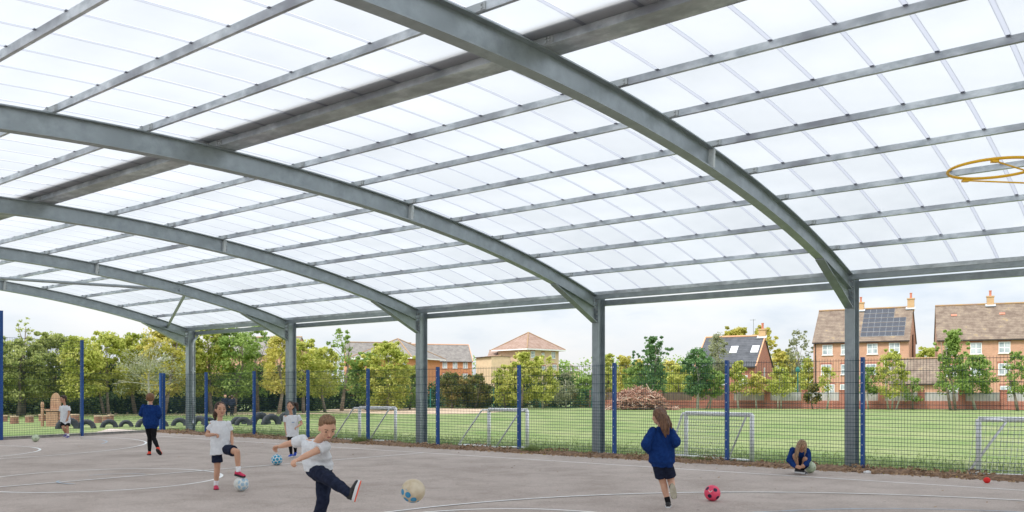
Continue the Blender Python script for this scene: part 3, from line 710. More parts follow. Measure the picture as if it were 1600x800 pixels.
# house with solar panels
def cornerXY(px, Y): return Vector(((px-800)/FPX*Y, Y, 0))
def U(px, corner, deg, w):   # facade fraction seen at picture column px
    fd = facade_dir(deg); k = (px-800)/FPX; t = (k*corner.y-corner.x)/(fd.x-k*fd.y); return 1+t/w
cA = cornerXY(1420, 103); dgA = 30; wA = 10.9
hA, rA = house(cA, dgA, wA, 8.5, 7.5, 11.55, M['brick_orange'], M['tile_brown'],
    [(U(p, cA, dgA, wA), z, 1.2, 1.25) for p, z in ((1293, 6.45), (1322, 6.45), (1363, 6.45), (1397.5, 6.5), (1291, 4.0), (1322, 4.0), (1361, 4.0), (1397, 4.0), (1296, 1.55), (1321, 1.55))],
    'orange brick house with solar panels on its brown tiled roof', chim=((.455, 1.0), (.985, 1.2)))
sp = MB(); dd_ = 8.5; slA = (11.55-7.5)/(dd_/2); rotA = Matrix.Rotation(math.atan(slA), 3, 'X'); fr = MB()
for row in range(6):
    v = .075+row*.150; n0, n1 = (0, 7) if row < 4 else (0, 5)
    for c in range(7):
        if row >= 4 and c > 4.5: continue
        xx = -wA+wA*(.50)+c*.70+.35; y = v*dd_/2+.28; z = 7.53+slA*y+.2
        sp.box((xx, y, z), (.675, .72, .04), rotA)
        fr.box((xx, y, z-.012), (.70, .78, .02), rotA)
so = sp.build('solar_panel', M['slate'], rA); fr.build('panel_frame', M['lead'], so)
ex = MB(); ex.box((-.6+.95, 4.3, 0), (.01, .01, .01)) if False else None
dp_ = MB(); dp_.tube([(-wA+.25, -.1, 0), (-wA+.25, -.1, 7.3)], .06, 6); dp_.build('downpipe', M['doorbrown'], hA)
dp_ = MB(); dp_.tube([(.08, 4.0, 4.2), (.08, 4.0, 8.3)], .07, 6); dp_.build('flue', M['doorbrown'], hA)
# house right
cB = cornerXY(1660, 98.0); dgB = 24
fdB = facade_dir(dgB); k = (1465-800)/FPX; wB = -(k*cB.y-cB.x)/(fdB.x-k*fdB.y)
zeB = 7.5
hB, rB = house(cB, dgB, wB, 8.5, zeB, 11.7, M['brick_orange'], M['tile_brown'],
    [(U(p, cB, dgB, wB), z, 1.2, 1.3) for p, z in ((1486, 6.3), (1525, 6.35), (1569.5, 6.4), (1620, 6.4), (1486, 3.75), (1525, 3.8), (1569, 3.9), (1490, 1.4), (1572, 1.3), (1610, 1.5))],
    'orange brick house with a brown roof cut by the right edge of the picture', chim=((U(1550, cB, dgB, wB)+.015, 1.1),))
for px in (1484, 1561):
    u = U(px, cB, dgB, wB); v = MB(); y = 2.9; z = zeB+.03+(11.7-zeB)/4.25*y+.17; v.box((-wB+u*wB+.6, y, z), (.6, .3, .06), Matrix.Rotation(math.atan((11.7-zeB)/4.25), 3, 'X')); v.build('roof_vent', M['pot'], rB)
# low outbuilding between the two
cO = cornerXY(1465, 92); house(cO, 30, 4.6, 5, 2.3, 4.8, M['brick_orange'], M['tile_pink2'] if 'tile_pink2' in M else M['tile_brown'], [], 'low garage with a dark tiled roof between the two orange houses', name='garage')
# slate roofed house
cC = cornerXY(1179.7, 95); hC, rC = house(cC, 30, 6.6, 8, 4.15, 7.5, M['brick_red'], M['tile_grey'], [(.45, 2.6, 1.0, 1.0), (.8, 2.6, 1, 1)], 'red brick house with two skylights in its slate roof', chim=((.975, .9),), lights=((.56, .52, .8, 1.25), (.92, .52, .8, 1.25)), gable_wins=((4, 3.2, .5, 1.6),), verge=M['orangeverge'])
ae = MB(); ae.tube([(-1.2, 4, 7.4), (-1.2, 4, 9.6)], .03, 5); ae.bar((-1.6, 4, 9.5), (-.9, 4, 9.5), .03, .03)
for k in range(4): ae.bar((-1.55+.18*k, 3.8, 9.5), (-1.55+.18*k, 4.2, 9.5), .02, .02)
ae.build('aerial', M['bolt'], hC)
# long orange terrace with a grey roof
cD = cornerXY(737.5, 185); dgD = -14; wD = 25
house(cD, dgD, 12.2, 9, 7.6, 11.2, M['brick_bright'], M['tile_mid'], [(U(p, cD, dgD, 12.2), z, 1.0, 1.35) for p, z in ((671, 6.8), (695, 6.8), (711, 6.8), (727, 6.8), (671, 4.3), (695, 4.3), (727, 4.3), (695, 1.8))], 'bright orange terrace end with a grey roof seen through the middle of the canopy', name='terrace_house', verge=M['orangeverge'])
cD2 = Vector(cD)-facade_dir(dgD)*12.6+Vector((-.2, 2.5, 0))
house(cD2, dgD, 14, 9, 8.0, 11.6, M['brick_bright'], M['tile_mid'], [(u, z, 1.0, 1.3) for u in (.2, .5, .85) for z in (4.5, 7.0)], 'orange terrace with a long grey roof behind the third canopy column', name='terrace_house')
cH = cornerXY(641, 165); house(cH, 22, 12.5, 12.5, 7.7, 11.7, M['brick_bright'], M['tile_mid'], [(u, z, 1.0, 1.3) for u in (.15, .4, .65, .9) for z in (4.2, 6.8)], 'orange house with a hipped grey roof behind the yellow-green tree', name='hipped_house', hip=True, over=.9)
cL = cornerXY(455, 140); house(cL, 5, 16, 10, 7.2, 10.2, M['brick_orange'], M['tile_mid'], [(u, 4.5, 1, 1.2) for u in (.3, .6, .9)], 'grey-roofed house hidden behind the trees left of the second column from the left', name='brick_house')
# buff building with a pyramid roof, seen corner-on
cE = cornerXY(871, 165); 
house(cornerXY(873, 178), -42, 8.8, 8.8, 9.7, 13.3, M['brick_buff'], M['tile_pink'], [(u, z, 1.1, 1.35) for u, z in ((.17, 8.6), (.82, 8.6), (.17, 5.6), (.5, 5.6), (.86, 6.0), (.86, 3.6), (.17, 2.8))]+[(.49, 8.6, .8, .85)], 'buff brick block with a wide pinkish pyramid roof', name='apartment_block', hip=True, over=1.0)
house(cornerXY(800, 176), 8, 5.2, 8, 7.4, 9.6, M['brick_buff'], M['tile_pink'], [(.25, 6.2, .9, 1.2), (.25, 3.6, .9, 1.2)], 'low buff wing with a pinkish roof left of the pyramid-roofed block', name='house_wing')
house(cornerXY(768, 170), 62, 7.0, 4.2, 8.0, 8.1, M['brick_buff'], M['tile_pink'], [], 'plain buff gable wall beside the orange terrace', name='gable_house')
house(cornerXY(905, 420), 0, 9, 9, 11.0, 14.5, M['brick_buff'], M['tile_mid'], [], 'tiny far house with a grey hipped roof on the skyline', name='far_house', hip=True, over=.5)

# ------------------------------------------------------------------ brick boundary wall
wl = empty('boundary_wall', G(1600, 640, -.03), 0, 'red brick boundary wall with grey timber panels between its piers', 'wall')
o_ = wl.location; pL = Vector((cornerXY(925, 73.5).x, 73.5, 0))-Vector((o_.x, o_.y, 0)); pR = Vector((cornerXY(1990, 61).x, 61, 0))-Vector((o_.x, o_.y, 0))
dw = (pR-pL); ln = dw.length; dw.normalize(); mb = MB(); mb.bar(pL+Vector((0, 0, .32)), pR+Vector((0, 0, .32)), .22, .64); mb.build('brick_base', M['brick_red'], wl)
M['panel'] = mat('grey_timber_panel', (.36, .36, .35), .85, (.52, .52, .50), 1.2, 6, stretch=(6, 6, .6)); M['panel_dark'] = mat('brown_timber_panel', (.12, .085, .065), .85, (.2, .15, .12), 1.2, 6, stretch=(6, 6, .6))
M['paving'] = mat('coping', (.35, .16, .12), .9)
npier = int(ln/2.75)
for k in range(npier+1):
    p = pL+dw*(ln*k/npier); b = MB(); rz = Matrix.Rotation(math.atan2(dw.y, dw.x), 3, 'Z'); b.box(p+Vector((0, 0, .72)), (.44, .36, 1.44), rz); b.box(p+Vector((0, 0, 1.47)), (.52, .44, .06), rz); b.build('pier', M['brick_red'], wl)
    if k < npier:
        q = pL+dw*(ln*(k+1)/npier); b = MB(); n = 16
        a_ = p+dw*.24; c_ = q-dw*.24
        for j in range(n):
            x0 = a_.lerp(c_, j/n); x1 = a_.lerp(c_, (j+.93)/n); b.bar(x0+Vector((0, 0, .98)), x1+Vector((0, 0, .98)), .03, .66)
        b.build('timber_panel', M['panel_dark'] if (x0.x+o_.x) < cornerXY(1130, 72).x else M['panel'], wl)
# green boundary fence
gf = empty('boundary_fence', G(700, 637.3, -.03), 0, 'low green mesh boundary fence in front of the bushes at the far side', 'fence'); o_ = gf.location
gx = [cornerXY(p, 71.5+(p-700)*.004) for p in (600, 636, 672.6, 707, 740.6, 771, 802, 844, 885, 925)]
for p in gx: b = MB(); q = p-Vector((o_.x, o_.y, 0)); b.box((q.x, q.y, .8), (.08, .08, 1.62)); b.build('post', M['teal'], gf)
for p, q in zip(gx[:-1], gx[1:]):
    b = MB(); p = p-Vector((o_.x, o_.y, 0)); q = q-Vector((o_.x, o_.y, 0))
    for k in range(8): b.bar(p+Vector((0, 0, .1+.2*k)), q+Vector((0, 0, .1+.2*k)), .01, .012)
    n = int((q-p).length/.1)
    for k in range(n): r_ = p.lerp(q, k/n); b.box((r_.x, r_.y, .8), (.008, .008, 1.55))
    b.build('mesh_panel', M['teal'], gf)
# teal lamp column, brushwood heap, garden gate posts
lp = empty('lamp_post', G(1246.5, 637.6, -.03), 0, 'thin teal pole with a small head in front of the boundary wall', 'pole'); b = MB(); b.tube([(0, 0, 0), (0, 0, 3.0)], .055, 8); b.build('pole', M['teal'], lp)
b = MB(); b.lathe([(.05, 2.95), (.17, 3.02), (.17, 3.25), (.04, 3.42)], seg=8); b.build('head', M['teal'], lp)
hp = empty('brushwood_heap', G(998, 640.0, -.03), 0, 'big brown heap of dry branches in front of the trees', 'branch heap')
def sticks(n, m, seed, name, lmin, lmax):
    rg = np.random.default_rng(seed); b = MB()
    for k in range(n):
        x = rg.normal()*1.3; x = max(-2.7, min(2.5, x)); y = rg.normal()*.8; top = 1.75*math.exp(-(x/1.9)**4)*(1-.15*abs(y)); top = max(.12, top-.25*abs(math.sin(x*2.1)))
        z = top*rg.random()**.5; d = Vector((rg.normal(), rg.normal()*.7, rg.normal()*.55)).normalized(); l = rg.uniform(lmin, lmax); p = Vector((x, y-.3*(1-z), max(.03, z))); r = rg.uniform(.012, .035)
        b.tube([p-d*l/2, p+Vector((rg.normal(), rg.normal(), rg.normal()))*.04, p+d*l/2], [r, r, r*.5], 4, False)
    b.build(name, m, hp)['kind'] = 'stuff'
sticks(2600, M['stick'], 1, 'branches', .25, .9); sticks(800, M['stickpale'], 2, 'pale_branches', .25, .8)
b = MB(); b.tube([(1.15, -.8, .7), (.45, -.8, 1.95)], [.05, .035], 6); b.build('pole', M['stickpale'], hp)

# ------------------------------------------------------------------ trees
def leafmat(name, dark, mid, light, sc=.55):
    m = bpy.data.materials.new(name); m.use_nodes = True; t = m.node_tree; n = t.nodes; l = t.links
    b = n['Principled BSDF']; b.inputs['Roughness'].default_value = .6; b.inputs['Specular IOR Level'].default_value = .25
    at = n.new('ShaderNodeAttribute'); at.attribute_name = 'tone'
    c = n.new('ShaderNodeValToRGB'); l.new(at.outputs['Fac'], c.inputs[0]); el = c.color_ramp.elements; el[0].position = .1; el[0].color = (*dark, 1); el[1].position = .9; el[1].color = (*light, 1); x = el.new(.5); x.color = (*mid, 1)
    l.new(c.outputs[0], b.inputs['Base Color']); tr = n.new('ShaderNodeBsdfTranslucent'); l.new(c.outputs[0], tr.inputs[0]); ms = n.new('ShaderNodeMixShader'); ms.inputs[0].default_value = .5
    l.new(b.outputs[0], ms.inputs[1]); l.new(tr.outputs[0], ms.inputs[2]); l.new(ms.outputs[0], n['Material Output'].inputs[0]); return m
LM = {'olive': leafmat('olive_leaves', (.20, .26, .07), (.36, .41, .13), (.54, .56, .23)),
      'ylw': leafmat('yellow_green_leaves', (.26, .32, .05), (.46, .50, .11), (.68, .66, .21)),
      'gold': leafmat('golden_leaves', (.34, .35, .07), (.56, .52, .12), (.74, .65, .24)),
      'green': leafmat('mid_green_leaves', (.14, .23, .05), (.26, .38, .09), (.42, .53, .17)),
      'deep': leafmat('deep_green_leaves', (.06, .135, .05), (.12, .23, .085), (.21, .35, .13)),
      'grey': leafmat('grey_green_leaves', (.18, .20, .11), (.30, .32, .18), (.42, .44, .27)),
      'bush': leafmat('brown_green_leaves', (.07, .10, .025), (.17, .18, .05), (.34, .25, .09)),
      'dark': leafmat('dark_undergrowth_leaves', (.025, .05, .018), (.06, .10, .035), (.13, .19, .06))}  # last entry: darkest of the leaf greens, used for undergrowth
def leaf_cloud(name, centres, radii, per, size, m, parent=None, seed=0, flat=.75):
    rg = np.random.default_rng(seed); C = np.repeat(np.array(centres), per, 0); Rr = np.repeat(np.array(radii), per)
    n = len(C); d = rg.normal(size=(n, 3)); d /= np.linalg.norm(d, axis=1)[:, None]; rr = rg.random(n)**.45
    P = C+d*(Rr*rr)[:, None]*np.array([1, 1, flat]); nn = d*.9+rg.normal(size=(n, 3))*.8+np.array([0, 0, .35]); nn /= np.linalg.norm(nn, axis=1)[:, None]
    a = np.cross(nn, rg.normal(size=(n, 3))); a /= np.linalg.norm(a, axis=1)[:, None]; b = np.cross(nn, a)
    s = size*rg.uniform(.6, 1.3, n)[:, None]; a = a*s*.5; b = b*s*.34
    V = np.stack([P-a, P+b*1.0-a*.1, P+a, P-b*1.0-a*.1], 1).reshape(-1, 3)
    me = bpy.data.meshes.new(name); me.vertices.add(n*4); me.vertices.foreach_set('co', V.ravel()); me.loops.add(n*4); me.loops.foreach_set('vertex_index', np.arange(n*4)); me.polygons.add(n); me.polygons.foreach_set('loop_start', np.arange(n)*4)
    me.update(calc_edges=True); ct = np.repeat(rg.random(len(centres)), per); tone = np.clip(.55*ct+.45*rg.random(n), 0, 1)
    at = me.attributes.new('tone', 'FLOAT', 'FACE'); at.data.foreach_set('value', tone.astype(np.float32)); me.materials.append(m)
    o = bpy.data.objects.new(name, me); COL.objects.link(o)
    if parent: o.parent = parent
    return o
def tree(px, Y, top, hw, kind, label, bot=None, seed=0, leaf=.17, dens=1.0, shape='round', trunk='bark', stems=1, name='tree', cat='tree', group=None, clump=.55, ybase=None, spread=1):
    base = cornerXY(px, Y); base.z = -.03; zt = EYE-(top-HOR)/FPX*Y; r = hw/FPX*Y; zb = max(.3, (EYE-(bot-HOR)/FPX*Y)) if bot else zt*.28
    root = empty(name, base, 0, label, cat, group); rg = np.random.default_rng(seed+abs(int(px))); hc = (zt-zb); cs = []; rs = []
    vol = r*r*hc; n = int(np.clip(9.5*dens*(vol/(clump**3))**.62, 10, 150))
    for k in range(n):
        t = rg.random(); 
        if shape == 'cone': prof = (1-t)**.8*.95+.08
        elif shape == 'vase': prof = .35+.65*math.sin(math.pi*min(1, t*.75+.2))
        else: prof = math.sqrt(max(.02, 1-(2*t-.85)**2/1.35)) if t < .93 else .3
        prof *= 1+.3*noise.noise(Vector((t*3, seed, px*.1)))
        an = rg.random()*6.283; rho = r*prof*math.sqrt(rg.uniform(.25, 1))*.9
        cr_ = clump*rg.uniform(.55, 1.15)*(1-.35*t)
        cs.append((rho*math.cos(an), rho*math.sin(an), zb+hc*t*.97)); rs.append(min(cr_, r*.6))
    # stray sprigs that break the outline
    for k in range(int(n*.25)):
        t = rg.uniform(.5, 1.03); an = rg.random()*6.283; pr = r*(1.0 if t < .8 else .45); cs.append((pr*math.cos(an), pr*math.sin(an), zb+hc*t)); rs.append(clump*.3)
    per = max(8, int(52*dens*(clump/.55)**2*(.17/leaf)**1.6)); leaf_cloud('crown', cs, rs, per, leaf, LM[kind], root, seed+abs(int(px)))
    tb = MB(); tr = max(.05, min(.22, .045*zt*.6))
    for s in range(stems):
        ox = (s-(stems-1)/2)*.28; lean = Vector((ox*.6+rg.normal()*.12, rg.normal()*.1, 0)); b0 = Vector((ox, rg.normal()*.1*(stems > 1), 0))
        k_ = 1/math.sqrt(stems); top_ = Vector((lean.x*3, lean.y*3, zb+hc*.8)); pts = [b0, b0.lerp(top_, .3)+Vector((rg.normal()*.06, 0, 0)), b0.lerp(top_, .65)+Vector((rg.normal()*.12, 0, 0)), top_]
        tb.tube(pts, [tr*k_, tr*.75*k_, tr*.45*k_, tr*.12], 7)
        for q in range(6):
            t = rg.uniform(.35, .9); p = b0.lerp(top_, t); c = cs[rg.integers(len(cs))]; c = Vector(c); c.z = max(c.z, p.z+.2)
            tb.tube([p, p.lerp(c, .5)+Vector((0, 0, .1)), c], [tr*.4*k_*(1.2-t), tr*.25*k_*(1.2-t), .012], 5)
    tb.build('trunk', M[trunk], root, smooth=True)
    return root
GT = 'trees and bushes round the field'
T = [
 # px, Y, top, hw, kind, bot, opts, label
 (-45, 47, 528, 60, 'olive', 625, {}, 'olive tree beyond the fence, furthest left and mostly out of the picture'),
 (36, 49, 498, 15, 'olive', 560, {'dens': .35, 'clump': .35, 'seed': 60, 'shape': 'vase'}, 'thin wispy olive sapling sticking up above the trees at the far left'),
 (28, 48, 530, 50, 'olive', 622, {}, 'dense olive-green tree behind the tall fence bay at the left edge'),
 (82, 50, 522, 48, 'olive', 620, {'seed': 3}, 'olive tree with wispy top behind the carved throne'),
 (128, 49, 528, 40, 'ylw', 622, {'seed': 4}, 'yellow-green tree directly behind the tall blue post'),
 (168, 51, 519, 36, 'ylw', 612, {'seed': 5, 'stems': 2}, 'yellow-green tree with a twin trunk left of the bare pale tree'),
 (212, 53, 521, 36, 'ylw', 615, {'seed': 6}, 'yellowish tree behind the bare pale tree'),
 (256, 51, 502, 36, 'gold', 610, {'seed': 7}, 'tall golden tree behind the last canopy column'),
 (292, 53, 515, 34, 'ylw', 612, {'seed': 8}, 'yellow-green tree just right of the downpipe column'),
 (330, 54, 505, 34, 'ylw', 612, {'seed': 9}, 'bright yellow-green tree above the girl resting her foot on a ball'),
 (366, 54, 508, 34, 'green', 615, {'seed': 10}, 'mid-green tree right of the brightest yellow-green tree'),
 (402, 57, 507, 28, 'green', 615, {'seed': 11, 'dens': .7}, 'loose green tree in front of the half-hidden grey roof'),
 (436, 54, 524, 26, 'gold', 612, {'seed': 12}, 'golden bushy tree behind the second column from the left'),
 (474, 56, 530, 30, 'ylw', 612, {'seed': 13}, 'yellow-green tree just right of the second column from the left'),
 (508, 58, 543, 28, 'ylw', 615, {'seed': 14}, 'low yellowish tree left of the slender green tree'),
 (534, 62, 517, 20, 'green', 610, {'seed': 15, 'dens': .6, 'shape': 'vase'}, 'slender open green tree standing above its neighbours'),
 (572, 64, 552, 30, 'green', 628, {'seed': 16}, 'green tree left of the large yellow-green tree'),
 (606, 63, 535, 42, 'ylw', 634, {'seed': 17, 'dens': 1.2}, 'large yellow-green tree in front of the hipped grey roof'),
 (640, 66, 572, 24, 'green', 634, {'seed': 18}, 'green tree low behind the third canopy column'),
 (706, 70, 583, 22, 'bush', 634, {'seed': 19}, 'brownish bush in front of the orange terrace'),
 (742, 71, 586, 24, 'bush', 634, {'seed': 20}, 'brown and green bush left of the pale gable wall'),
 (790, 70, 570, 22, 'ylw', 630, {'seed': 21}, 'yellow-green tree left of the fence post in front of the buff block'),
 (815, 69, 549, 22, 'ylw', 625, {'seed': 22}, 'taller yellow-green tree right in front of the buff block'),
 (848, 69, 556, 24, 'ylw', 622, {'seed': 23, 'trunk': 'palebark'}, 'yellow-green tree with a pale trunk below the pyramid roof'),
 (884, 72, 582, 22, 'grey', 628, {'seed': 24, 'trunk': 'palebark', 'dens': .6}, 'thin grey-green tree right of the buff block'),
 (918, 74, 585, 20, 'green', 634, {'seed': 25}, 'green bush left of the fourth canopy column'),
 (950, 76, 552, 16, 'ylw', 632, {'seed': 26, 'shape': 'cone'}, 'narrow yellow-green tree just right of the fourth canopy column'),
 (975, 84, 557, 20, 'gold', 615, {'seed': 27, 'shape': 'cone'}, 'pale golden tree behind the left side of the branch heap'),
 (998, 86, 560, 14, 'gold', 615, {'seed': 28, 'shape': 'cone'}, 'small golden pointed tree behind the branch heap'),
 (1020, 68, 524, 30, 'deep', 612, {'seed': 29, 'shape': 'cone', 'dens': .8, 'clump': .45}, 'dark green pointed tree above the branch heap'),
 (1000, 70, 568, 26, 'green', 614, {'seed': 30}, 'spreading green tree left behind the branch heap'),
 (1062, 74, 572, 26, 'ylw', 618, {'seed': 31}, 'yellow-green tree right of the branch heap'),
 (1090, 67, 545, 24, 'deep', 616, {'seed': 32, 'trunk': 'palebark'}, 'dark green tree left of the slate-roofed house'),
 (1106, 68, 576, 30, 'green', 618, {'seed': 33, 'stems': 2, 'trunk': 'palebark'}, 'broad low green tree with pale stems against the brick wall'),
 (1122, 72, 520, 17, 'grey', 590, {'seed': 34, 'dens': .8}, 'tall grey-green tree touching the slate roof'),
 (1154, 69, 566, 16, 'ylw', 612, {'seed': 35, 'trunk': 'palebark'}, 'small yellow-green tree below the slate roof'),
 (1182, 69, 582, 15, 'gold', 612, {'seed': 36, 'trunk': 'palebark'}, 'small golden tree with a pale stem by the brick gable'),
 (1218, 68, 576, 20, 'ylw', 612, {'seed': 37, 'trunk': 'palebark', 'stems': 2}, 'yellow-green tree left of the thin teal pole'),
 (1270, 67, 598, 11, 'bush', 636, {'seed': 38}, 'small brownish shrub at the foot of the solar panel house'),
 (1292, 66, 575, 13, 'ylw', 612, {'seed': 39, 'trunk': 'palebark', 'dens': .7}, 'thin yellow-green sapling left of the nearest column'),
 (1357, 66, 575, 14, 'green', 612, {'seed': 40, 'trunk': 'palebark'}, 'small green tree just right of the nearest column'),
 (1394, 65, 548, 22, 'ylw', 618, {'seed': 41, 'trunk': 'palebark', 'stems': 3, 'clump': .42}, 'multi-stemmed yellow-green tree in front of the solar panel house'),
 (1426, 66, 590, 14, 'green', 624, {'seed': 42, 'dens': .7}, 'small green tree in front of the low garage'),
 (1489, 63, 514, 26, 'green', 612, {'seed': 43, 'clump': .45, 'shape': 'cone', 'stems': 2}, 'tall green tree in front of the right-hand house'),
 (1524, 65, 556, 30, 'green', 612, {'seed': 44, 'trunk': 'palebark', 'clump': .45}, 'spreading green tree beside the tall one before the right-hand house'),
 (1590, 62, 548, 18, 'green', 616, {'seed': 45, 'clump': .42, 'dens': .8}, 'green tree at the right edge of the picture'),
 (1150, 135, 512, 30, 'gold', 575, {'seed': 46, 'leaf': .4, 'clump': 1.1}, 'pale autumn tree behind the left end of the slate roof'),
 (1190, 140, 512, 22, 'gold', 575, {'seed': 47, 'leaf': .4, 'clump': 1.1}, 'pale autumn tree behind the slate house chimney'),
 (1249, 125, 516, 20, 'grey', 590, {'seed': 48, 'leaf': .35, 'clump': .8, 'dens': .5, 'shape': 'vase'}, 'airy grey-green tree on the skyline left of the solar panel house'),
 (1222, 130, 548, 26, 'gold', 600, {'seed': 49, 'leaf': .4, 'clump': 1.0}, 'golden tree mass on the skyline between the houses'),
 (1262, 110, 560, 12, 'ylw', 612, {'seed': 50, 'leaf': .3, 'clump': .8}, 'bright green tree touching the left corner of the solar panel house'),
 (1450, 130, 545, 22, 'ylw', 590, {'seed': 51, 'leaf': .4, 'clump': 1.0}, 'yellow-green tree in the gap between the two orange houses'),
 (1043, 110, 563, 26, 'gold', 610, {'seed': 52, 'leaf': .35, 'clump': .9, 'dens': .7}, 'pale thin trees on the skyline right of the dark pointed tree')]
for px, Y, top, hw, kind, bot, opt, lab in T:
    kw = dict(opt); sd = kw.pop('seed', 1)
    tree(px, Y, top, hw, kind, lab, bot=bot, seed=sd, group=GT, leaf=kw.pop('leaf', .155 if Y < 60 else .18), dens=kw.pop('dens', 1.0), clump=kw.pop('clump', .6), **kw)
# bare pale tree in front of the left trees
bt = empty('bare_tree', (cornerXY(232, 42).x, 42, -.03), 0, 'pale bare-branched small tree behind the boy in the blue hoodie', 'tree', GT)
tb = MB(); rg = np.random.default_rng(5); tb.tube([(0, 0, 0), (.03, 0, 1.2), (.0, 0, 2.1), (.12, 0, 2.7), (.25, 0, 3.2)], [.07, .06, .045, .025, .01], 8)
def br(p, d, l, r, dep):
    d = d.normalized(); q = p+d*l*.5+Vector((rg.normal()*.05, rg.normal()*.05, .03)); e = p+d*l; tb.tube([p, q, e], [r, r*.75, r*.45], 5)
    if dep > 0:
        for k in range(3): br(p.lerp(e, rg.uniform(.45, 1)), d+Vector((rg.normal()*.6, rg.normal()*.6, rg.normal()*.35+.12)), l*.58, r*.5, dep-1)
for z, dx, dz, l in ((1.75, -1, .12, 1.0), (1.9, -.9, .6, .95), (2.0, 1, .35, .9), (2.15, -.5, .9, .8), (2.3, .8, .8, .8), (2.5, -1, .5, .9), (2.7, .9, .3, .8), (3.0, .5, 1, .7), (1.7, .9, .1, 1.0)):
    br(Vector((.02, 0, z)), Vector((dx, rg.normal()*.4, dz)), l, .024, 2)
tb.build('trunk', M['palebark'], bt, smooth=True)
cs = [(rg.normal()*.75, rg.normal()*.5, 2.5+rg.normal()*.5) for k in range(60)]; leaf_cloud('crown', cs, [.34]*60, 34, .10, LM['grey'], bt, 4)
# dark undergrowth hedge beneath the left trees and bushes at the far side
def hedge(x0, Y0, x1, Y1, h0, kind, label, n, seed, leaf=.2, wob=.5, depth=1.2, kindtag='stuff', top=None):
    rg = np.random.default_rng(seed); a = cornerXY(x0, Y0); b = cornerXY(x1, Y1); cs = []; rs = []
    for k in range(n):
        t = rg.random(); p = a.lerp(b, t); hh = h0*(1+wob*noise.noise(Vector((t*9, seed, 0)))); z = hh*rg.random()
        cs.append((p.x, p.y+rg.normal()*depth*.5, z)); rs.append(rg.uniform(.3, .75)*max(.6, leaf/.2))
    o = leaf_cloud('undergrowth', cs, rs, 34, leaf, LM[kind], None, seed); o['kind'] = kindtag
    return o
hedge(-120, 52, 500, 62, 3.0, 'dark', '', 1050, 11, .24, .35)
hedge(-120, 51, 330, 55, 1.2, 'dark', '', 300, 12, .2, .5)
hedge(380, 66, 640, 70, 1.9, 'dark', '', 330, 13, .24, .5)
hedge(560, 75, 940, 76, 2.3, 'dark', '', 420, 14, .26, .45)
hedge(690, 73, 960, 74, 1.4, 'bush', '', 160, 15, .22, .6)
hedge(700, 260, 1800, 240, 10.5, 'green', '', 500, 16, .9, .25, 6)
hedge(1090, 150, 1300, 150, 4.5, 'ylw', '', 260, 17, .5, .5, 3)
hedge(935, 92, 1090, 92, 2.8, 'ylw', '', 180, 18, .35, .5)
blades(9000, lambda rg: Vector((rg.uniform(-30, -8), rg.uniform(44, 52), -.03)), .05, .16, 'rough_grass', 21)

#PART3
# ------------------------------------------------------------------ footballs
PHI = (1+5**.5)/2
ICO = [Vector(v).normalized() for v in [(0, s1, s2*PHI) for s1 in (-1, 1) for s2 in (-1, 1)]+[(s1, s2*PHI, 0) for s1 in (-1, 1) for s2 in (-1, 1)]+[(s2*PHI, 0, s1) for s1 in (-1, 1) for s2 in (-1, 1)]]
DOD = []
for i in range(12):
    for j in range(i+1, 12):
        for k in range(j+1, 12):
            a, b, c = ICO[i], ICO[j], ICO[k]
            if (a-b).length < 1.1 and (b-c).length < 1.1 and (a-c).length < 1.1: DOD.append((a+b+c).normalized())
def football(p, r, label, base, patch, thr=.94, rot=(0, 0, 0), facing=None, patches='pent', extra=None, group='footballs'):
    bm = bmesh.new(); bmesh.ops.create_icosphere(bm, subdivisions=6, radius=r); rt = Euler(rot).to_matrix()
    mats = [base, patch]+([extra[0]] if extra else [])
    cents = ICO if patches == 'pent' else ICO+DOD
    for v in bm.verts:     # seams pressed in between the panels
        d = rt.inverted() @ v.co.normalized(); ds = sorted([d.dot(c)*(1.0 if i < 12 else .985) for i, c in enumerate(ICO+DOD)])[-2:]
        if ds[1]-ds[0] < .012: v.co *= 1-.006/ r*.1
    for f in bm.faces:
        c = f.calc_center_median().normalized(); d = rt.inverted() @ c; hit = any(d.dot(q) > thr for q in cents)
        if hit and (facing is None or c.dot(facing) > .35): f.material_index = 1
        if extra:      # white chevron print
            e1_ = extra[1].cross(Vector((0, 0, 1))).normalized(); e2_ = e1_.cross(extra[1]); u_ = c.dot(e1_); v_ = c.dot(e2_)
            if c.dot(extra[1]) > .8 and abs(v_-abs(u_)*.9+.10) < .055 and abs(u_) < .24: f.material_index = 2
        f.smooth = True
    me = bpy.data.meshes.new('football'); bm.to_mesh(me); bm.free()
    for m in mats: me.materials.append(m)
    o = bpy.data.objects.new('football', me); COL.objects.link(o); o.location = p
    return tag(o, label, 'ball', group)
M['b_white'] = mat('worn_white_ball', (.60, .62, .58), .5, (.74, .75, .72), 18, 4)
M['b_green'] = mat('pale_green_ball', (.42, .52, .34), .55, (.62, .68, .52), 10, 4)
M['b_cream'] = mat('scuffed_cream_ball', (.50, .40, .26), .6, (.68, .60, .46), 9, 6)
M['b_blue'] = mat('blue_patch', (.03, .22, .42), .5, (.06, .30, .52), 20)
M['b_cyan'] = mat('cyan_patch', (.02, .30, .50), .5); M['b_lblue'] = mat('faded_blue_patch', (.30, .48, .62), .5, (.40, .55, .64), 20)
M['b_pink'] = mat('pink_ball', (.75, .05, .12), .45, (.85, .09, .17), 6); M['b_navy'] = mat('navy_patch', (.015, .012, .05), .45)
M['b_seam'] = mat('pale_green_seam', (.30, .38, .24), .6)
def on_ground(x, ybase, r): p = G(x, ybase); p.z = r; return p
football(on_ground(55.5, 690.2, .1), .10, 'pale green ball lying by the kerb at the far left', M['b_green'], M['b_seam'], .985)
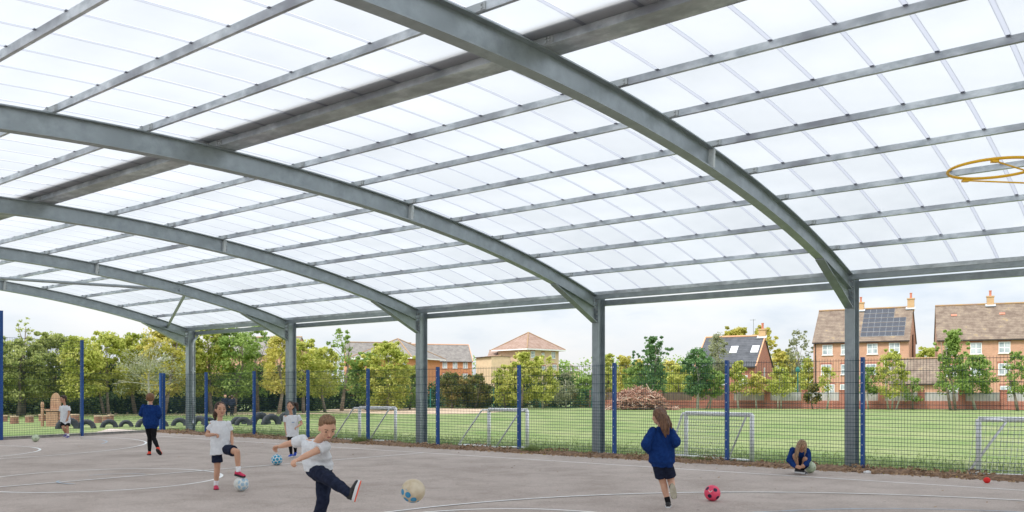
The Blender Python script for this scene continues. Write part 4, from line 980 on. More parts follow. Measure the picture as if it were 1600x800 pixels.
bC = G(377, 767.6); bC.z = .105; football(bC, .105, 'white ball with pale blue spots held under the foot of the girl in black shorts', M['b_white'], M['b_lblue'], .966, (.3, .5, 1.1), facing=Vector((.8, -.5, 0)), patches='all')
football(on_ground(432.5, 726.8, .105), .105, 'white ball with bright blue spots on the tarmac left of the kicking boy', M['b_white'], M['b_cyan'], .962, (.2, .4, .3), patches='pent+')
football(PX(645.5, 767, 7.35), .102, 'scuffed cream ball with blue patches flying through the air', M['b_cream'], M['b_blue'], .966, (.35, .1, .25), facing=Vector((-.62, -.25, -.72)).normalized(), patches='all')
football(on_ground(1113, 782.8, .105), .105, 'pink ball with navy patches on the tarmac right of the running girl', M['b_pink'], M['b_navy'], .966, (.5, .2, .1), extra=(M['b_white'], Vector((-.45, -.85, .30)).normalized(), Vector((-.2, -.3, .9))))
football(on_ground(1265.8, 738.8, .1), .10, 'pale green ball beside the crouching girl', M['b_green'], M['b_seam'], .985)
M['red'] = mat('red_foam', (.65, .015, .015), .7, (.75, .04, .03), 20)
sb = MB(); sb.ell((0, 0, .045), (.052, 0, 0), (0, .052, 0), (0, 0, .048), 18, 12); o = sb.build('sponge_ball', M['red'], None, W(-3.15, FS+.55), True); o.location = G(1542, 754.8); tag(o, 'small red sponge ball on the leaf litter below the rightmost goal', 'ball')
o = MB(); o.box((0, 0, .02), (.11, .07, .035), Matrix.Rotation(.3, 3, 'Z')); o.box((.01, 0, .042), (.06, .04, .012), Matrix.Rotation(.3, 3, 'Z')); o = o.build('crushed_cup', M['winwhite'], None, G(1355, 739.5)); bevel(o, .008); tag(o, 'white scrap of litter at the foot of the blue post by the nearest column', 'litter')

# ------------------------------------------------------------------ basketball ring, its board out of frame
hoop = empty('basketball_hoop', (3.55, 4.9, 0), 0, 'yellow metal hoop ring with two stays entering from the right', 'hoop')
def hl(p): return Vector(p)-Vector((3.55, 4.9, 0))
rc_ = Vector((2.613, 4.70, 2.652)); mb = MB(); n = 56; rr = .0078
vs = []; fs = []
for i in range(n):
    a = 2*math.pi*i/n
    for k in range(10):
        b = 2*math.pi*k/10; q = rc_+Vector((math.cos(a)*(.225+rr*math.cos(b)), math.sin(a)*(.225+rr*math.cos(b)), rr*math.sin(b))); vs.append(hl(q))
for i in range(n):
    for k in range(10): fs.append((i*10+k, ((i+1) % n)*10+k, ((i+1) % n)*10+(k+1) % 10, i*10+(k+1) % 10))
mb.add(vs, fs); mb.build('ring', M['yellow_paint'], hoop, smooth=True)
brk = Vector((3.17, 4.72, 2.55))
for a in (-118, 100):
    s0 = rc_+Vector((math.cos(R(a))*.225, math.sin(R(a))*.225, -.012)); mb = MB(); mb.tube([hl(s0), hl(brk+Vector((0, .05 if a < 0 else -.05, 0)))],   .0045, 8)
    mb.box(hl(s0+Vector((0, 0, -.002))), (.035, .022, .012)); mb.build('stay', M['yellow_paint'], hoop, smooth=False)
mb = MB(); mb.bar(hl(rc_+Vector((.22, 0, 0))), hl((3.19, 4.72, 2.652)), .05, .012); mb.box(hl((3.2, 4.72, 2.60)), (.02, .22, .16)); mb.build('bracket', M['yellow_paint'], hoop)
mb = MB(); mb.box(hl((3.23, 4.72, 2.95)), (.03, 1.1, .8)); mb.build('backboard', M['winwhite'], hoop)
mb = MB(); mb.bar(hl((3.26, 4.72, 2.85)), hl((3.9, 4.95, 2.7)), .08, .08); mb.tube([hl((3.9, 4.95, 0)), hl((3.9, 4.95, 2.8))], .055, 12); mb.build('pole', M['post_blue'], hoop)
mb = MB(); mb.box(hl((3.9, 4.95, .03)), (.6, .6, .06)); mb.build('base', M['concrete'], hoop)

# ------------------------------------------------------------------ children
def skinmat(n, c): 
    m = mat(n, c, .55, tuple(x*1.08 for x in c), 8, spec=.35); b = m.node_tree.nodes['Principled BSDF']; b.inputs['Subsurface Weight'].default_value = .12; b.inputs['Subsurface Radius'].default_value = (.02, .008, .005); b.inputs['Subsurface Scale'].default_value = .4; return m
M['sk_fair'] = skinmat('fair_skin', (.62, .36, .25)); M['sk_tan'] = skinmat('tan_skin', (.54, .31, .21)); M['sk_brown'] = skinmat('brown_skin', (.46, .25, .165))
def cloth(n, c, c2=None): return mat(n, c, .9, c2 or tuple(x*1.25+.004 for x in c), 26, 4, bump=.25, bscale=160, spec=.15)
M['tee'] = cloth('white_cotton', (.66, .68, .71), (.74, .76, .79)); M['hoodie'] = cloth('royal_blue_fleece', (.005, .026, .125), (.009, .042, .18)); M['navy'] = cloth('navy_cotton', (.010, .014, .032), (.02, .027, .055))
M['blackc'] = cloth('black_cotton', (.008, .008, .010)); M['charcoal'] = cloth('dark_coat', (.012, .016, .03))
M['hair_brown'] = mat('light_brown_hair', (.13, .07, .035), .6, (.26, .15, .08), 70, 3, stretch=(1, 1, .25)); M['hair_dark'] = mat('dark_hair', (.022, .012, .008), .5, (.07, .035, .022), 60, 3, stretch=(1, 1, .2))
M['hair_mid'] = mat('brown_long_hair', (.075, .036, .02), .5, (.20, .10, .055), 60, 3, stretch=(1, 1, .2)); M['hair_blond'] = mat('blonde_hair', (.14, .08, .042), .5, (.36, .235, .13), 60, 3, stretch=(1, 1, .2)); M['hair_auburn'] = mat('auburn_hair', (.12, .055, .025), .55, (.27, .14, .07), 60, 3)
M['eye'] = mat('eye_dark', (.02, .012, .01), .3); M['lip'] = mat('lips', (.38, .13, .11), .6); M['brow'] = mat('eyebrow', (.05, .025, .015), .8)
M['sockw'] = cloth('white_sock', (.75, .76, .78)); M['shoe_pink'] = mat('crimson_shoe', (.50, .01, .06), .5, (.62, .03, .10), 30); M['shoe_black'] = mat('black_shoe', (.012, .012, .014), .5, (.03, .03, .033), 30); M['shoe_blue'] = mat('blue_shoe', (.01, .06, .42), .5); M['shoe_orange'] = mat('orange_red_shoe', (.85, .06, .02), .5); M['shoe_purple'] = mat('purple_shoe', (.07, .05, .25), .5)
M['sole_black'] = mat('black_sole', (.015, .015, .015), .7); M['sole_white'] = mat('white_sole', (.72, .73, .74), .6); M['sole_grey'] = mat('gum_sole', (.36, .32, .24), .8, (.45, .41, .32), 30); M['sole_coral'] = mat('coral_sole', (.80, .13, .07), .6); M['logo_blue'] = mat('chest_logo', (.05, .2, .45), .7)

def remeshed(mb, name, m, parent, vox, wrinkle=0, wf=12, smooth_it=4, seed=0):
    o = mb.build('tmp_'+name, m); md = o.modifiers.new('r', 'REMESH'); md.mode = 'VOXEL'; md.voxel_size = vox
    sm = o.modifiers.new('s', 'SMOOTH'); sm.iterations = smooth_it; sm.factor = .5
    bpy.context.view_layer.update(); dg = bpy.context.evaluated_depsgraph_get(); me = bpy.data.meshes.new_from_object(o.evaluated_get(dg)); me.name = name
    bpy.data.objects.remove(o); me.materials.clear(); me.materials.append(m)
    if wrinkle:
        nn = [v.normal.copy() for v in me.vertices]
        for v, q in zip(me.vertices, nn):
            c = v.co; w = 1.25*noise.noise(Vector((c.x*wf+seed, c.y*wf, c.z*wf*.55)))+.7*noise.noise(Vector((c.x*wf*2.2, c.y*wf*2.2+seed, c.z*wf*1.6)))
            v.co = c+q*w*wrinkle
    me.polygons.foreach_set('use_smooth', [True]*len(me.polygons)); me.update()
    r = bpy.data.objects.new(name, me); COL.objects.link(r); r.parent = parent; return r
def orth(f, u):
    f = Vector(f).normalized(); u = Vector(u); u = (u-f*u.dot(f)).normalized(); return f, u, u.cross(f)*-1
def hand(mb, wrist, d, nrm, k=1.0, fist=.6, thumb=1):
    d = Vector(d).normalized(); nrm = Vector(nrm); nrm = (nrm-d*nrm.dot(d)).normalized(); s = d.cross(nrm)
    pc = wrist+d*.036*k; mb.ell(pc, s*.030*k, nrm*.015*k, d*.038*k, 10, 8)
    L_ = (.026, .030, .028, .022)
    for i in range(4):
        b = wrist+d*.066*k+s*(-.0225+.015*i)*k; l = L_[i]*k; r = .0072*k
        p1 = b+(d*math.cos(fist*.9)+nrm*math.sin(fist*.9))*l; a2 = fist*2.0; p2 = p1+(d*math.cos(a2)+nrm*math.sin(a2))*l*.8; a3 = fist*2.7; p3 = p2+(d*math.cos(a3)+nrm*math.sin(a3))*l*.55
        mb.chain([b-d*.012*k, b, p1, p2, p3], [r, r*1.08, r, r*.95, r*.8], 8)
    t0 = wrist+d*.018*k+s*thumb*.022*k; t1 = t0+(d*.7+s*thumb*.7+nrm*.25).normalized()*.026*k; t2 = t1+(d*.85+nrm*.5-s*thumb*.1).normalized()*.024*k
    mb.chain([t0, t1, t2], [.010*k, .0085*k, .007*k], 8)
def shoe(parent, ankle, toe, sole, L_, m, ms, k=1.0, soleface=None, name='shoe', drop=None, outsole=None):
    t = Vector(toe).normalized(); dn = Vector(sole); dn = (dn-t*dn.dot(t)).normalized(); s = t.cross(dn).normalized(); ankle = Vector(ankle)
    heel = ankle+dn*(drop or .062*k)-t*.055*k
    prof = [(0, .018, .045), (.06, .027, .062), (.2, .030, .070), (.38, .031, .062), (.55, .035, .046), (.75, .039, .036), (.9, .034, .028), (.98, .020, .018)]
    mb = MB(); secs = []
    for u, w, h in prof: secs.append((heel+t*u*L_-dn*(h*k*.5+.004), s*w*k, dn*h*k*.56))
    mb.loft(secs, 16); mb.cone(ankle+dn*.02*k, .034*k, ankle-dn*.004*k, .031*k)
    for q in range(4): c = heel+t*(.36+.09*q)*L_-dn*(.070-.010*q)*k; mb.bar(c-s*.017*k, c+s*.017*k, .006, .006)
    o = mb.build(name, m, parent, smooth=True)
    sb = MB(); n = 20; top = []; bot = []
    for q in range(n):
        a = 2*math.pi*q/n; u = .5+.52*math.cos(a); w = (.030+.011*max(0, math.cos(a))-.004*math.cos(2*a+.4))*k*math.copysign(abs(math.sin(a))**.8, math.sin(a))*1.12; p = heel+t*(u*L_-.004)+s*w
        top.append(p-dn*.016*k); bot.append(p+dn*.010*k)
    sb.add(top+bot, [tuple(range(n)), tuple(n+q for q in range(n))[::-1]]+[(q, n+q, n+(q+1) % n, (q+1) % n) for q in range(n)])
    sb.build('sole', ms, o)
    if outsole:
        ob = MB(); t2 = [p+dn*.027*k for p in top]; b2 = [p+dn*.012*k for p in bot]
        ob.add(t2+b2, [tuple(range(n)), tuple(n+q for q in range(n))[::-1]]+[(q, n+q, n+(q+1) % n, (q+1) % n) for q in range(n)]); ob.build('outsole', outsole, o)
    return o
def person(label, base, J, k, skin, hair, top, bottom, vox=.009, face=(0, -1, 0), up=(0, 0, 1), topkind='tee', botkind='shorts', hairkind='short', faced=True, hairpts=None, group='children playing football on the court', fists=(.6, .6), hems=None, hn=((0, -1, 0), (0, -1, 0)), socks=(M['sockw'], M['sockw']), shoes=None, seed=0, thigh_r=.068, tail=None, hemdrop=.0, logo=None):
    root = empty('person', base, 0, label, 'person', group); V = {n: Vector(p)-Vector(base) for n, p in J.items()}
    H = V['head']; f, u, r_ = orth(face, up); hk = 1.0*k**.35
    nk = V['neck']; sL, sR = V['shL'], V['shR']; hL, hR = V['hipL'], V['hipR']; sm = (sL+sR)/2; hm_ = (hL+hR)/2
    rt = (sR-sL).normalized(); upv = (sm-hm_).normalized(); fw = rt.cross(upv).normalized(); hrt = (hR-hL).normalized()
    if fw.dot(f) < 0 and topkind != 'x': fw = fw*1
    # ---- body: one continuous skin
    b = MB(); b.ell(H+u*.012*hk, r_*.071*hk, f*.086*hk, u*.094*hk, 20, 14); b.ell(H-u*.055*hk+f*.028*hk, r_*.049*hk, f*.052*hk, u*.050*hk, 16, 10)
    b.cone(H-u*.004*hk+f*.078*hk, .008*hk, H-u*.028*hk+f*.094*hk, .0125*hk, 8)     # nose
    b.ell(H-u*.072*hk+f*.062*hk, r_*.020*hk, f*.020*hk, u*.014*hk, 10, 6)   # chin
    for sx in (-1, 1):
        b.ell(H-u*.010*hk+r_*sx*.074*hk-f*.004, r_*.009*hk, f*.017*hk, u*.026*hk, 10, 6); b.ell(H-u*.030*hk+r_*sx*.036*hk+f*.052*hk, r_*.024*hk, f*.024*hk, u*.022*hk, 10, 6)
    b.cone(H-u*.06*hk-f*.012*hk, .036*k, nk, .040*k); b.cone(nk, .038*k, sm.lerp(hm_, .14), .045*k)
    b.cone(sL.lerp(sR, .12)-upv*.012*k, .034*k, sL.lerp(sR, .88)-upv*.012*k, .034*k)
    for t0, t1, w0, w1 in ((.20, .5, .30, .26), (.5, 1.0, .26, .28)):
        for sx in (-1, 1): b.cone(sm.lerp(hm_, t0)+rt*sx*.046*k, .056*k, sm.lerp(hm_, t1)+rt*sx*.042*k, .050*k)
    b.cone(hL, .07*k, hR, .07*k)
    for S, side in (('L', -1), ('R', 1)):
        sh, el, wr, ft = V['sh'+S], V['el'+S], V['wr'+S], V.get('fg'+S)
        b.chain([sh, sh.lerp(el, .5), el, el.lerp(wr, .35), wr], [.040*k, .036*k, .030*k, .031*k, .021*k])
        d = (ft-wr) if ft is not None else (wr-el); hand(b, wr, d, hn[0 if S == 'L' else 1], k*1.0, fists[0 if S == 'L' else 1], -side)
        hp_, kn, an = V['hip'+S], V['kn'+S], V['an'+S]
        b.chain([hp_, hp_.lerp(kn, .5), kn, kn.lerp(an, .33), an], [thigh_r*k, .058*k, .044*k, .044*k, .027*k])
    remeshed(b, 'body', skin, root, vox*.75, smooth_it=3)
    # ---- face
    if faced:
        for sx in (-1, 1):
            e = MB(); e.ell(H+u*.004*hk+r_*sx*.030*hk+f*.077*hk, r_*.0105*hk, f*.006*hk, u*.0055*hk, 10, 6); e.build('eye', M['eye'], root, smooth=True)
            e = MB(); e.cone(H+u*.026*hk+r_*sx*.018*hk+f*.083*hk, .0035*hk, H+u*.027*hk+r_*sx*.044*hk+f*.072*hk, .003*hk, 6); e.build('eyebrow', M['brow'], root)
        e = MB(); e.ell(H-u*.052*hk+f*.083*hk, r_*.019*hk, f*.006*hk, u*.0055*hk, 12, 6); e.build('mouth', M['lip'], root, smooth=True)
    # ---- hair
    h = MB()
    if hairkind == 'short':
        h.ell(H+u*.046*hk-f*.020*hk, r_*.078*hk, f*.084*hk, u*.074*hk, 20, 12); h.ell(H+u*.004*hk-f*.048*hk, r_*.074*hk, f*.050*hk, u*.070*hk, 16, 10)
        h.ell(H+u*.092*hk+f*.030*hk, r_*.056*hk, f*.046*hk, u*.026*hk, 14, 8)
        for q_ in range(26):   # short tousled tufts
            a_ = q_*2.4; rr_ = .058*math.sqrt((q_+.5)/26); b_ = H+u*(.112-rr_*.55)*hk+(r_*math.cos(a_)*rr_+f*(math.sin(a_)*rr_*1.1-.008))*hk
            h.cone(b_, .010*hk, b_+(u*.014+f*.012*math.sin(q_*1.7)+r_*.010*math.cos(q_*2.9))*hk, .004*hk, 6)
    elif hairkind == 'bowl':
        h.ell(H+u*.022*hk-f*.010*hk, r_*.090*hk, f*.098*hk, u*.096*hk, 20, 12); h.ell(H-u*.025*hk-f*.035*hk, r_*.085*hk, f*.06*hk, u*.045*hk, 16, 10)
    else:
        h.ell(H+u*.026*hk-f*.018*hk, r_*.082*hk, f*.092*hk, u*.090*hk, 20, 12); h.ell(H-u*.020*hk-f*.045*hk, r_*.078*hk, f*.05*hk, u*.07*hk, 16, 10)
    for pts, rs in (tail or []):
        h.chain([Vector(p)-Vector(base) for p in pts], rs, 12)
    ho = remeshed(h, 'hair', hair, root, vox*.75, wrinkle=.005, wf=60, smooth_it=2, seed=seed)
    # ---- top
    t = MB(); hd = hemdrop*k; low = hm_-upv*(.05*k+hd); lr = .155*k if topkind == 'tee' else .150*k
    hw = (sR-sL).length/2
    secs = []
    wide = 1.0 if topkind == 'tee' else 1.10
    prof = [(-.0, lr, .120*k), (.25, lr*.97, .114*k), (.55, .148*k, .105*k), (.78, .150*k, .105*k), (.92, hw*1.0, .096*k), (1.02, hw*.92, .078*k), (1.09, hw*.60, .060*k)]
    if topkind == 'hoodie': prof = [(-.02, .118*k, .098*k), (.05, .122*k, .102*k), (.13, .150*k, .124*k), (.35, .150*k, .120*k)]+prof[2:]
    for q, rx, ry in prof:
        c = low.lerp(sm, q); x = (hrt.lerp(rt, min(1, q*1.2))).normalized(); y = x.cross(upv).normalized(); secs.append((c, x*rx*wide, y*ry*wide*(.95 if topkind == 'tee' else 1.0)))
    t.loft(secs, 28)
    for S in 'LR':
        sh, el, wr = V['sh'+S], V['el'+S], V['wr'+S]
        if topkind == 'tee':
            e = sh.lerp(el, .58); d = (el-sh).normalized(); x = d.cross(fw).normalized(); y = d.cross(x)
            t.loft([(sh-d*.02, x*.048*k, y*.048*k), (sh.lerp(e, .5), x*.051*k, y*.054*k), (e, x*.056*k, y*.060*k)], 18); t.cone(sh-upv*.006*k, .047*k, sh.lerp(e, .3), .046*k)
        else:
            t.chain([sh, sh.lerp(el, .5), el, el.lerp(wr, .5), wr.lerp(el, .06)], [.062*k, .062*k, .058*k, .052*k, .034*k])
    if topkind == 'hoodie': t.cone(nk-upv*.028*k, .050*k, nk-upv*.012*k, .048*k)
    if topkind == 'hoodie':
        hb = nk-fw*.055*k-upv*.015*k; t.ell(hb-upv*.03*k, rt*.088*k, fw*.045*k, upv*.065*k, 16, 10)
        for sx in (-1, 1): t.cone(hb+rt*sx*.05*k, .032*k, nk+fw*.04*k-upv*.02*k+rt*sx*.02*k, .026*k)
    remeshed(t, 'hoodie' if topkind == 'hoodie' else 'tee_shirt', top, root, vox*.85, wrinkle=.0095*k, wf=11/k, smooth_it=2, seed=seed+3)
    if logo: 
        lg = MB(); c = sm.lerp(hm_, .30)+fw*.112*k+rt*logo[0]*k; lg.bar(c-rt*.03*k, c+rt*.03*k, .006, .012, up=upv); lg.build('chest_print', logo[1], root)
    # ---- bottom
    w = MB()
    if botkind != 'shorts': w.cone(hL, .074*k, hR, .074*k)
    w.loft([(hm_+upv*(.045 if botkind == 'trousers' else .08)*k, hrt*.108*k, hrt.cross(upv)*.072*k), (hm_, hrt*.130*k, hrt.cross(upv)*.088*k), (hm_-upv*.05*k, hrt*.125*k, hrt.cross(upv)*.088*k)], 22)
    for S in 'LR':
        hp_, kn, an = V['hip'+S], V['kn'+S], V['an'+S]
        if botkind == 'shorts':
            e = hp_.lerp(kn, .72); d = (kn-hp_).normalized(); x = d.cross(fw).normalized() if abs(d.dot(fw)) < .9 else d.cross(upv).normalized(); y = d.cross(x)
            w.cone(hp_.lerp(e, .12), .068*k, hp_.lerp(e, .4), .074*k); w.loft([(hp_, x*.074*k, y*.074*k), (hp_.lerp(e, .5), x*.078*k, y*.078*k), (e, x*.083*k, y*.080*k)], 18)
        elif botkind == 'trousers':
            w.chain([hp_, hp_.lerp(kn, .5), kn, kn.lerp(an, .4), an.lerp(kn, .04)], [.082*k, .074*k, .060*k, .056*k, .042*k])
        else:
            w.chain([hp_, hp_.lerp(kn, .5), kn, kn.lerp(an, .35), an.lerp(kn, .05)], [.072*k, .062*k, .048*k, .048*k, .032*k])
    remeshed(w, {'shorts': 'shorts', 'trousers': 'trousers', 'leggings': 'leggings'}[botkind], bottom, root, vox*.85, wrinkle=(.006 if botkind != 'leggings' else .003)*k, wf=13/k, smooth_it=2, seed=seed+9)
    # ---- socks and shoes
    for i, S in enumerate('LR'):
        an, kn = V['an'+S], V['kn'+S]; 
        if socks and socks[i]:
            sk = MB(); sk.cone(an, .034*k, an.lerp(kn, .22), .036*k); sk.build('sock', socks[i], root, smooth=True)
        toe, sole, m, ms = shoes[i][:4]; shoe(root, an, toe, sole, .19*k, m, ms, k, outsole=shoes[i][4] if len(shoes[i]) > 4 else None)
    return root
def joints(Y, d):
    out_ = {}
    for n_, v in d.items():
        x, y = v[0], v[1]; dy = v[2] if len(v) > 2 else 0; out_[n_] = PX(x, y, Y+dy)
    return out_
def place(x, Y): p = cornerXY(x, Y); return Vector((p.x, Y, 0))

# the boy kicking the flying ball
YE = 8.2
JE = joints(YE, dict(head=(511.5, 668.5, -.20), neck=(499, 686, -.10), shL=(473.5, 688, .03), shR=(510, 697, -.13), elL=(452, 693, .16), wrL=(437.5, 697.5, .30), fgL=(429, 698, .36),
    elR=(485.5, 708.5, -.27), wrR=(467.5, 717.5, -.42), fgR=(458.5, 721, -.48), hipL=(491, 735, -.04), hipR=(506, 733, .06), knL=(520.5, 752, -.29), anL=(544, 770, -.42), knR=(505, 781, -.10), anR=(490, 835, .12)))
person('boy in white tee and navy joggers kicking with his leg stretched out', place(492, YE), JE, 1.0, M['sk_fair'], M['hair_brown'], M['tee'], M['navy'], vox=.007, face=(.42, -.80, -.50), up=(.12, -.3, .95), botkind='trousers', thigh_r=.072,
    fists=(.95, .95), hn=((0, -.3, -1), (.1, .2, -1)), socks=(M['sockw'], M['sockw']), shoes=(((.28, .12, 1), (1, .12, -.28), M['shoe_black'], M['sole_white'], M['sole_coral']), ((.35, -1, 0), (0, 0, -1), M['shoe_black'], M['sole_white'])), seed=1, hemdrop=-.045)
# girl resting a foot on the ball
YC = 12.64
JC = joints(YC, dict(head=(344.5, 639.5, -.01), neck=(343.5, 655, 0), shL=(331.5, 661.5, 0), shR=(356.5, 662, 0), elL=(323.5, 679.5, .02), wrL=(334, 679, -.11), fgL=(340, 678.5, -.14), elR=(361, 679.5, .05), wrR=(363, 692, -.02), fgR=(363.5, 699, -.04),
    hipL=(339, 702, 0), hipR=(350.5, 701, 0), knL=(339.5, 730, .02), anL=(337.5, 758, .05), knR=(370.5, 706, -.22), anR=(372.5, 736.5, -.20)))
person('girl in white tee and black shorts resting one foot on a ball', place(340, YC), JC, .97, M['sk_tan'], M['hair_dark'], M['tee'], M['navy'], vox=.008, face=(.55, -.82, -.05), hairkind='long', hemdrop=.03,
    tail=[([PX(338, 640, YC+.05), PX(336, 650, YC+.07), PX(336.5, 655, YC+.07)], [.04, .032, .02])], fists=(.8, .35), hn=((0, -.2, -1), (-1, 0, 0)),
    shoes=(((.35, -.9, 0), (0, 0, -1), M['shoe_pink'], M['sole_black']), ((.9, -.4, -.12), (-.1, 0, -1), M['shoe_pink'], M['sole_black'])), seed=4)
# girl with a ponytail near the second column
YD = 18.6
JD = joints(YD, dict(head=(453.5, 635, -.03), neck=(455, 648, 0), shL=(446, 651.5, 0), shR=(466.5, 651, 0), elL=(446, 665, .02), wrL=(447.5, 676, -.03), fgL=(448, 681, -.04), elR=(471.5, 661.5, .04), wrR=(465.5, 666.5, -.14), fgR=(461.5, 668, -.17),
    hipL=(452.5, 679, 0), hipR=(461.5, 679, 0), knL=(453.5, 693, -.06), anL=(455, 709.5, -.02), knR=(461.5, 692, .02), anR=(461.5, 706, .14)))
person('girl in white tee and black leggings with dark ponytail walking forward', place(457, YD), JD, .90, M['sk_tan'], M['hair_dark'], M['tee'], M['blackc'], vox=.009, face=(.0, -1, -.10), botkind='leggings', hairkind='long',
    tail=[([PX(457.5, 630, YD+.10), PX(463.5, 632, YD+.12), PX(465, 640, YD+.12)], [.03, .042, .026])], fists=(.4, .8), hn=((1, 0, 0), (0, -.2, -1)), socks=None, logo=(.05, M['logo_blue']),
    shoes=(((-.15, -1, 0), (0, 0, -1), M['shoe_blue'], M['sole_white']), ((0, -.8, -.3), (0, .2, -1), M['shoe_blue'], M['sole_white'])), seed=6)
# boy at the far left by the tall fence
YA = 26.3
JA = joints(YA, dict(head=(99, 624, 0), neck=(101, 633, 0), shL=(95.5, 636, .05), shR=(107, 636, -.05), elL=(94, 645.5, .15), wrL=(93.5, 652, .05), elR=(108, 646, -.08), wrR=(105.5, 653.5, -.10), 
    hipL=(98.5, 658, 0), hipR=(105.5, 658, 0), knL=(99, 669, -.13), anL=(103.5, 678, .06), knR=(105, 668.5, -.05), anR=(106.5, 681, -.05)))
person('boy in white tee and black shorts strolling by the tall fence at the far left', place(103, YA), JA, .98, M['sk_brown'], M['hair_dark'], M['tee'], M['blackc'], vox=.011, face=(-.75, -.65, -.1), hemdrop=.05,
    fists=(.5, .5), shoes=(((-.2, -.8, -.2), (0, 0, -1), M['shoe_purple'], M['sole_white']), ((.1, -1, 0), (0, 0, -1), M['shoe_purple'], M['sole_white'])), seed=8)
# child in a blue hoodie walking away
YB = 19.3
JB = joints(YB, dict(head=(235, 622, .0), neck=(235.5, 633, 0), shL=(245.5, 637.5, 0), shR=(225, 636.5, 0), elL=(249, 648, -.02), wrL=(246, 655, .06), fgL=(244, 658, .09), elR=(220.5, 646.5, .02), wrR=(224, 649, .17), 
    hipL=(240.5, 665, 0), hipR=(231.5, 665, 0), knL=(240, 684.5, -.02), anL=(247.5, 701, -.22), knR=(234, 684, .05), anR=(233.5, 706, .05)))
person('boy in royal blue hoodie and black trousers walking away in orange shoes', place(236, YB), JB, 1.05, M['sk_fair'], M['hair_auburn'], M['hoodie'], M['blackc'], vox=.010, face=(-.1, 1, 0), botkind='leggings', topkind='hoodie', hairkind='bowl', faced=False, hemdrop=.0,
    fists=(.6, .6), socks=None, shoes=(((.25, .8, -.75), (.1, -.7, -.7), M['shoe_orange'], M['sole_black']), ((-.5, .8, -.1), (0, 0, -1), M['shoe_orange'], M['sole_black'])), seed=10)
# running girl seen from behind
YF = 10.7
JF = joints(YF, dict(head=(1029.5, 650, .02), neck=(1033, 668, .02), shL=(1047.5, 674.5, .02), shR=(1019.5, 674, -.03), elL=(1057.5, 690.5, -.12), wrL=(1050, 695, .08), fgL=(1046, 695, .13), elR=(1008, 695, -.12), wrR=(1014.5, 706, .06), fgR=(1018, 707, .13),
    hipL=(1041.5, 722, 0), hipR=(1027, 722, 0), knL=(1049, 753, .09), anL=(1050.5, 763, -.22), knR=(1036, 754, .08), anR=(1044, 785, .02)))
hb_ = [([PX(1028, 644, YF-.07), PX(1036, 652, YF-.14), PX(1042, 664, YF-.16), PX(1044, 678, YF-.15)], [.055, .05, .038, .014]), ([PX(1028, 646, YF-.07), PX(1034, 656, YF-.15), PX(1037, 670, YF-.17), PX(1040, 682, YF-.15)], [.055, .045, .034, .012]), ([PX(1030, 643, YF-.05), PX(1041, 652, YF-.10), PX(1047, 662, YF-.12), PX(1050, 670, YF-.12)], [.05, .035, .025, .008])]
person('girl in royal blue hoodie and navy shorts running away with long brown hair', place(1040, YF), JF, .98, M['sk_fair'], M['hair_mid'], M['hoodie'], M['navy'], vox=.008, face=(-.55, .85, -.05), topkind='hoodie', hairkind='long', tail=hb_, faced=False, hemdrop=.0, thigh_r=.074,
    fists=(.8, .8), socks=(M['blackc'], M['blackc']), shoes=(((.15, -.15, -1), (-.1, -1, .05), M['shoe_black'], M['sole_grey']), ((.2, .95, 0), (0, 0, -1), M['shoe_black'], M['sole_white'])), seed=12)
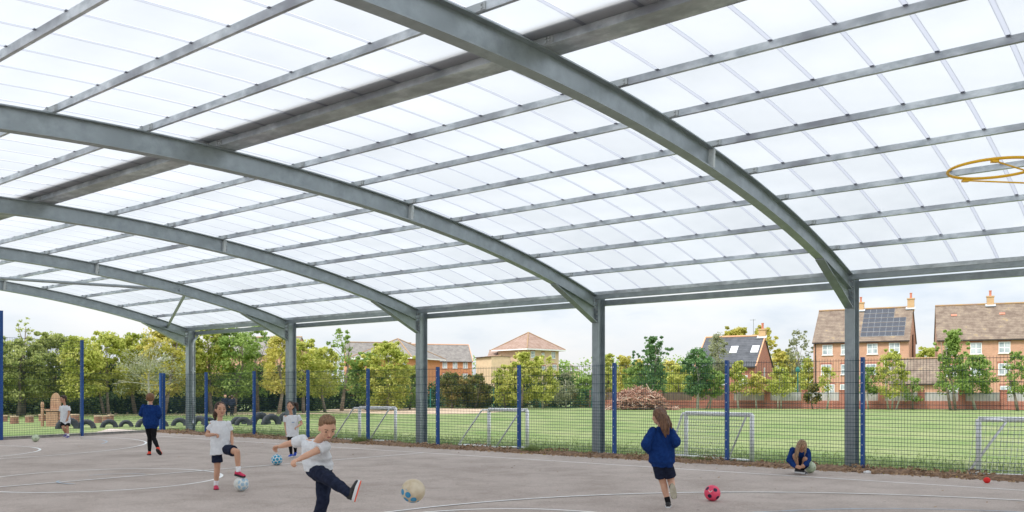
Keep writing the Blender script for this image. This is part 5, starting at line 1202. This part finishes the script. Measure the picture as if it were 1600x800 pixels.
# crouching girl at the fence
YG = 15.0
JG = joints(YG, dict(head=(1253, 697.5, -.16), neck=(1251, 701.5, -.02), shL=(1239, 703.5, .02), shR=(1261, 704.5, .02), elL=(1233.5, 719, -.10), wrL=(1242.5, 729, -.26), fgL=(1248, 730.5, -.30), elR=(1263, 717.5, -.12), wrR=(1257.5, 727.5, -.28), fgR=(1253, 729.5, -.31),
    hipL=(1245, 727, .14), hipR=(1256, 727, .14), knL=(1242, 712, -.16), anL=(1246.5, 733, -.12), knR=(1258, 717, -.20), anR=(1254, 734, .02)))
hg = [([PX(1249, 694, YG-.2), PX(1245.5, 703, YG-.27), PX(1244.5, 713, YG-.29), PX(1243, 722, YG-.28)], [.045, .036, .03, .008]), ([PX(1258, 695, YG-.2), PX(1258.5, 703, YG-.26), PX(1257, 712, YG-.28)], [.035, .022, .008])]
person('girl in blue hoodie crouching at the fence tying her shoe beside a pale ball', place(1250, YG), JG, .92, M['sk_brown'], M['hair_blond'], M['hoodie'], M['navy'], vox=.009, face=(0, -.75, -.70), up=(0, -.7, .7), topkind='hoodie', hairkind='long', tail=hg, faced=False, hemdrop=-.03,
    fists=(.8, .8), hn=((1, 0, -.3), (-1, 0, -.3)), socks=(M['blackc'], M['blackc']), shoes=(((.85, -.55, 0), (0, 0, -1), M['shoe_black'], M['sole_white']), ((.3, -.9, -.1), (0, 0, -1), M['shoe_black'], M['sole_white'])), seed=14)
# two dark coated figures beyond the trees
for (px, Yp, k_, lab, fc) in ((352, 49, .96, 'distant figure in dark coat beyond the tyres seen between the trees, left of two', (.6, -.8, 0)), (362.5, 48.4, .92, 'distant figure in dark coat with back turned beyond the tyres, right of two', (.1, 1, 0))):
    b0 = place(px, Yp); f_ = Vector(fc).normalized(); s_ = Vector((f_.y, -f_.x, 0))
    def q(a, z, c=0): return b0+s_*a*k_+f_*c*k_+Vector((0, 0, z*k_))
    person(lab, b0, dict(head=q(0, 1.16), neck=q(0, 1.03), shL=q(-.14, 1.0), shR=q(.14, 1.0), elL=q(-.19, .80, -.03), elR=q(.19, .80, -.03), wrL=q(-.19, .62, .05), wrR=q(.19, .62, .05), hipL=q(-.065, .66), hipR=q(.065, .66), knL=q(-.07, .36, .05), knR=q(.07, .36, .02), anL=q(-.07, .07), anR=q(.07, .07, -.08)),
        k_, M['sk_tan'], M['hair_dark'], M['charcoal'], M['blackc'], vox=.016, face=fc, topkind='hoodie', botkind='trousers', faced=False, group='distant figures beyond the tyres', socks=None, shoes=((f_, (0, 0, -1), M['shoe_black'], M['sole_black']),)*2, seed=20)
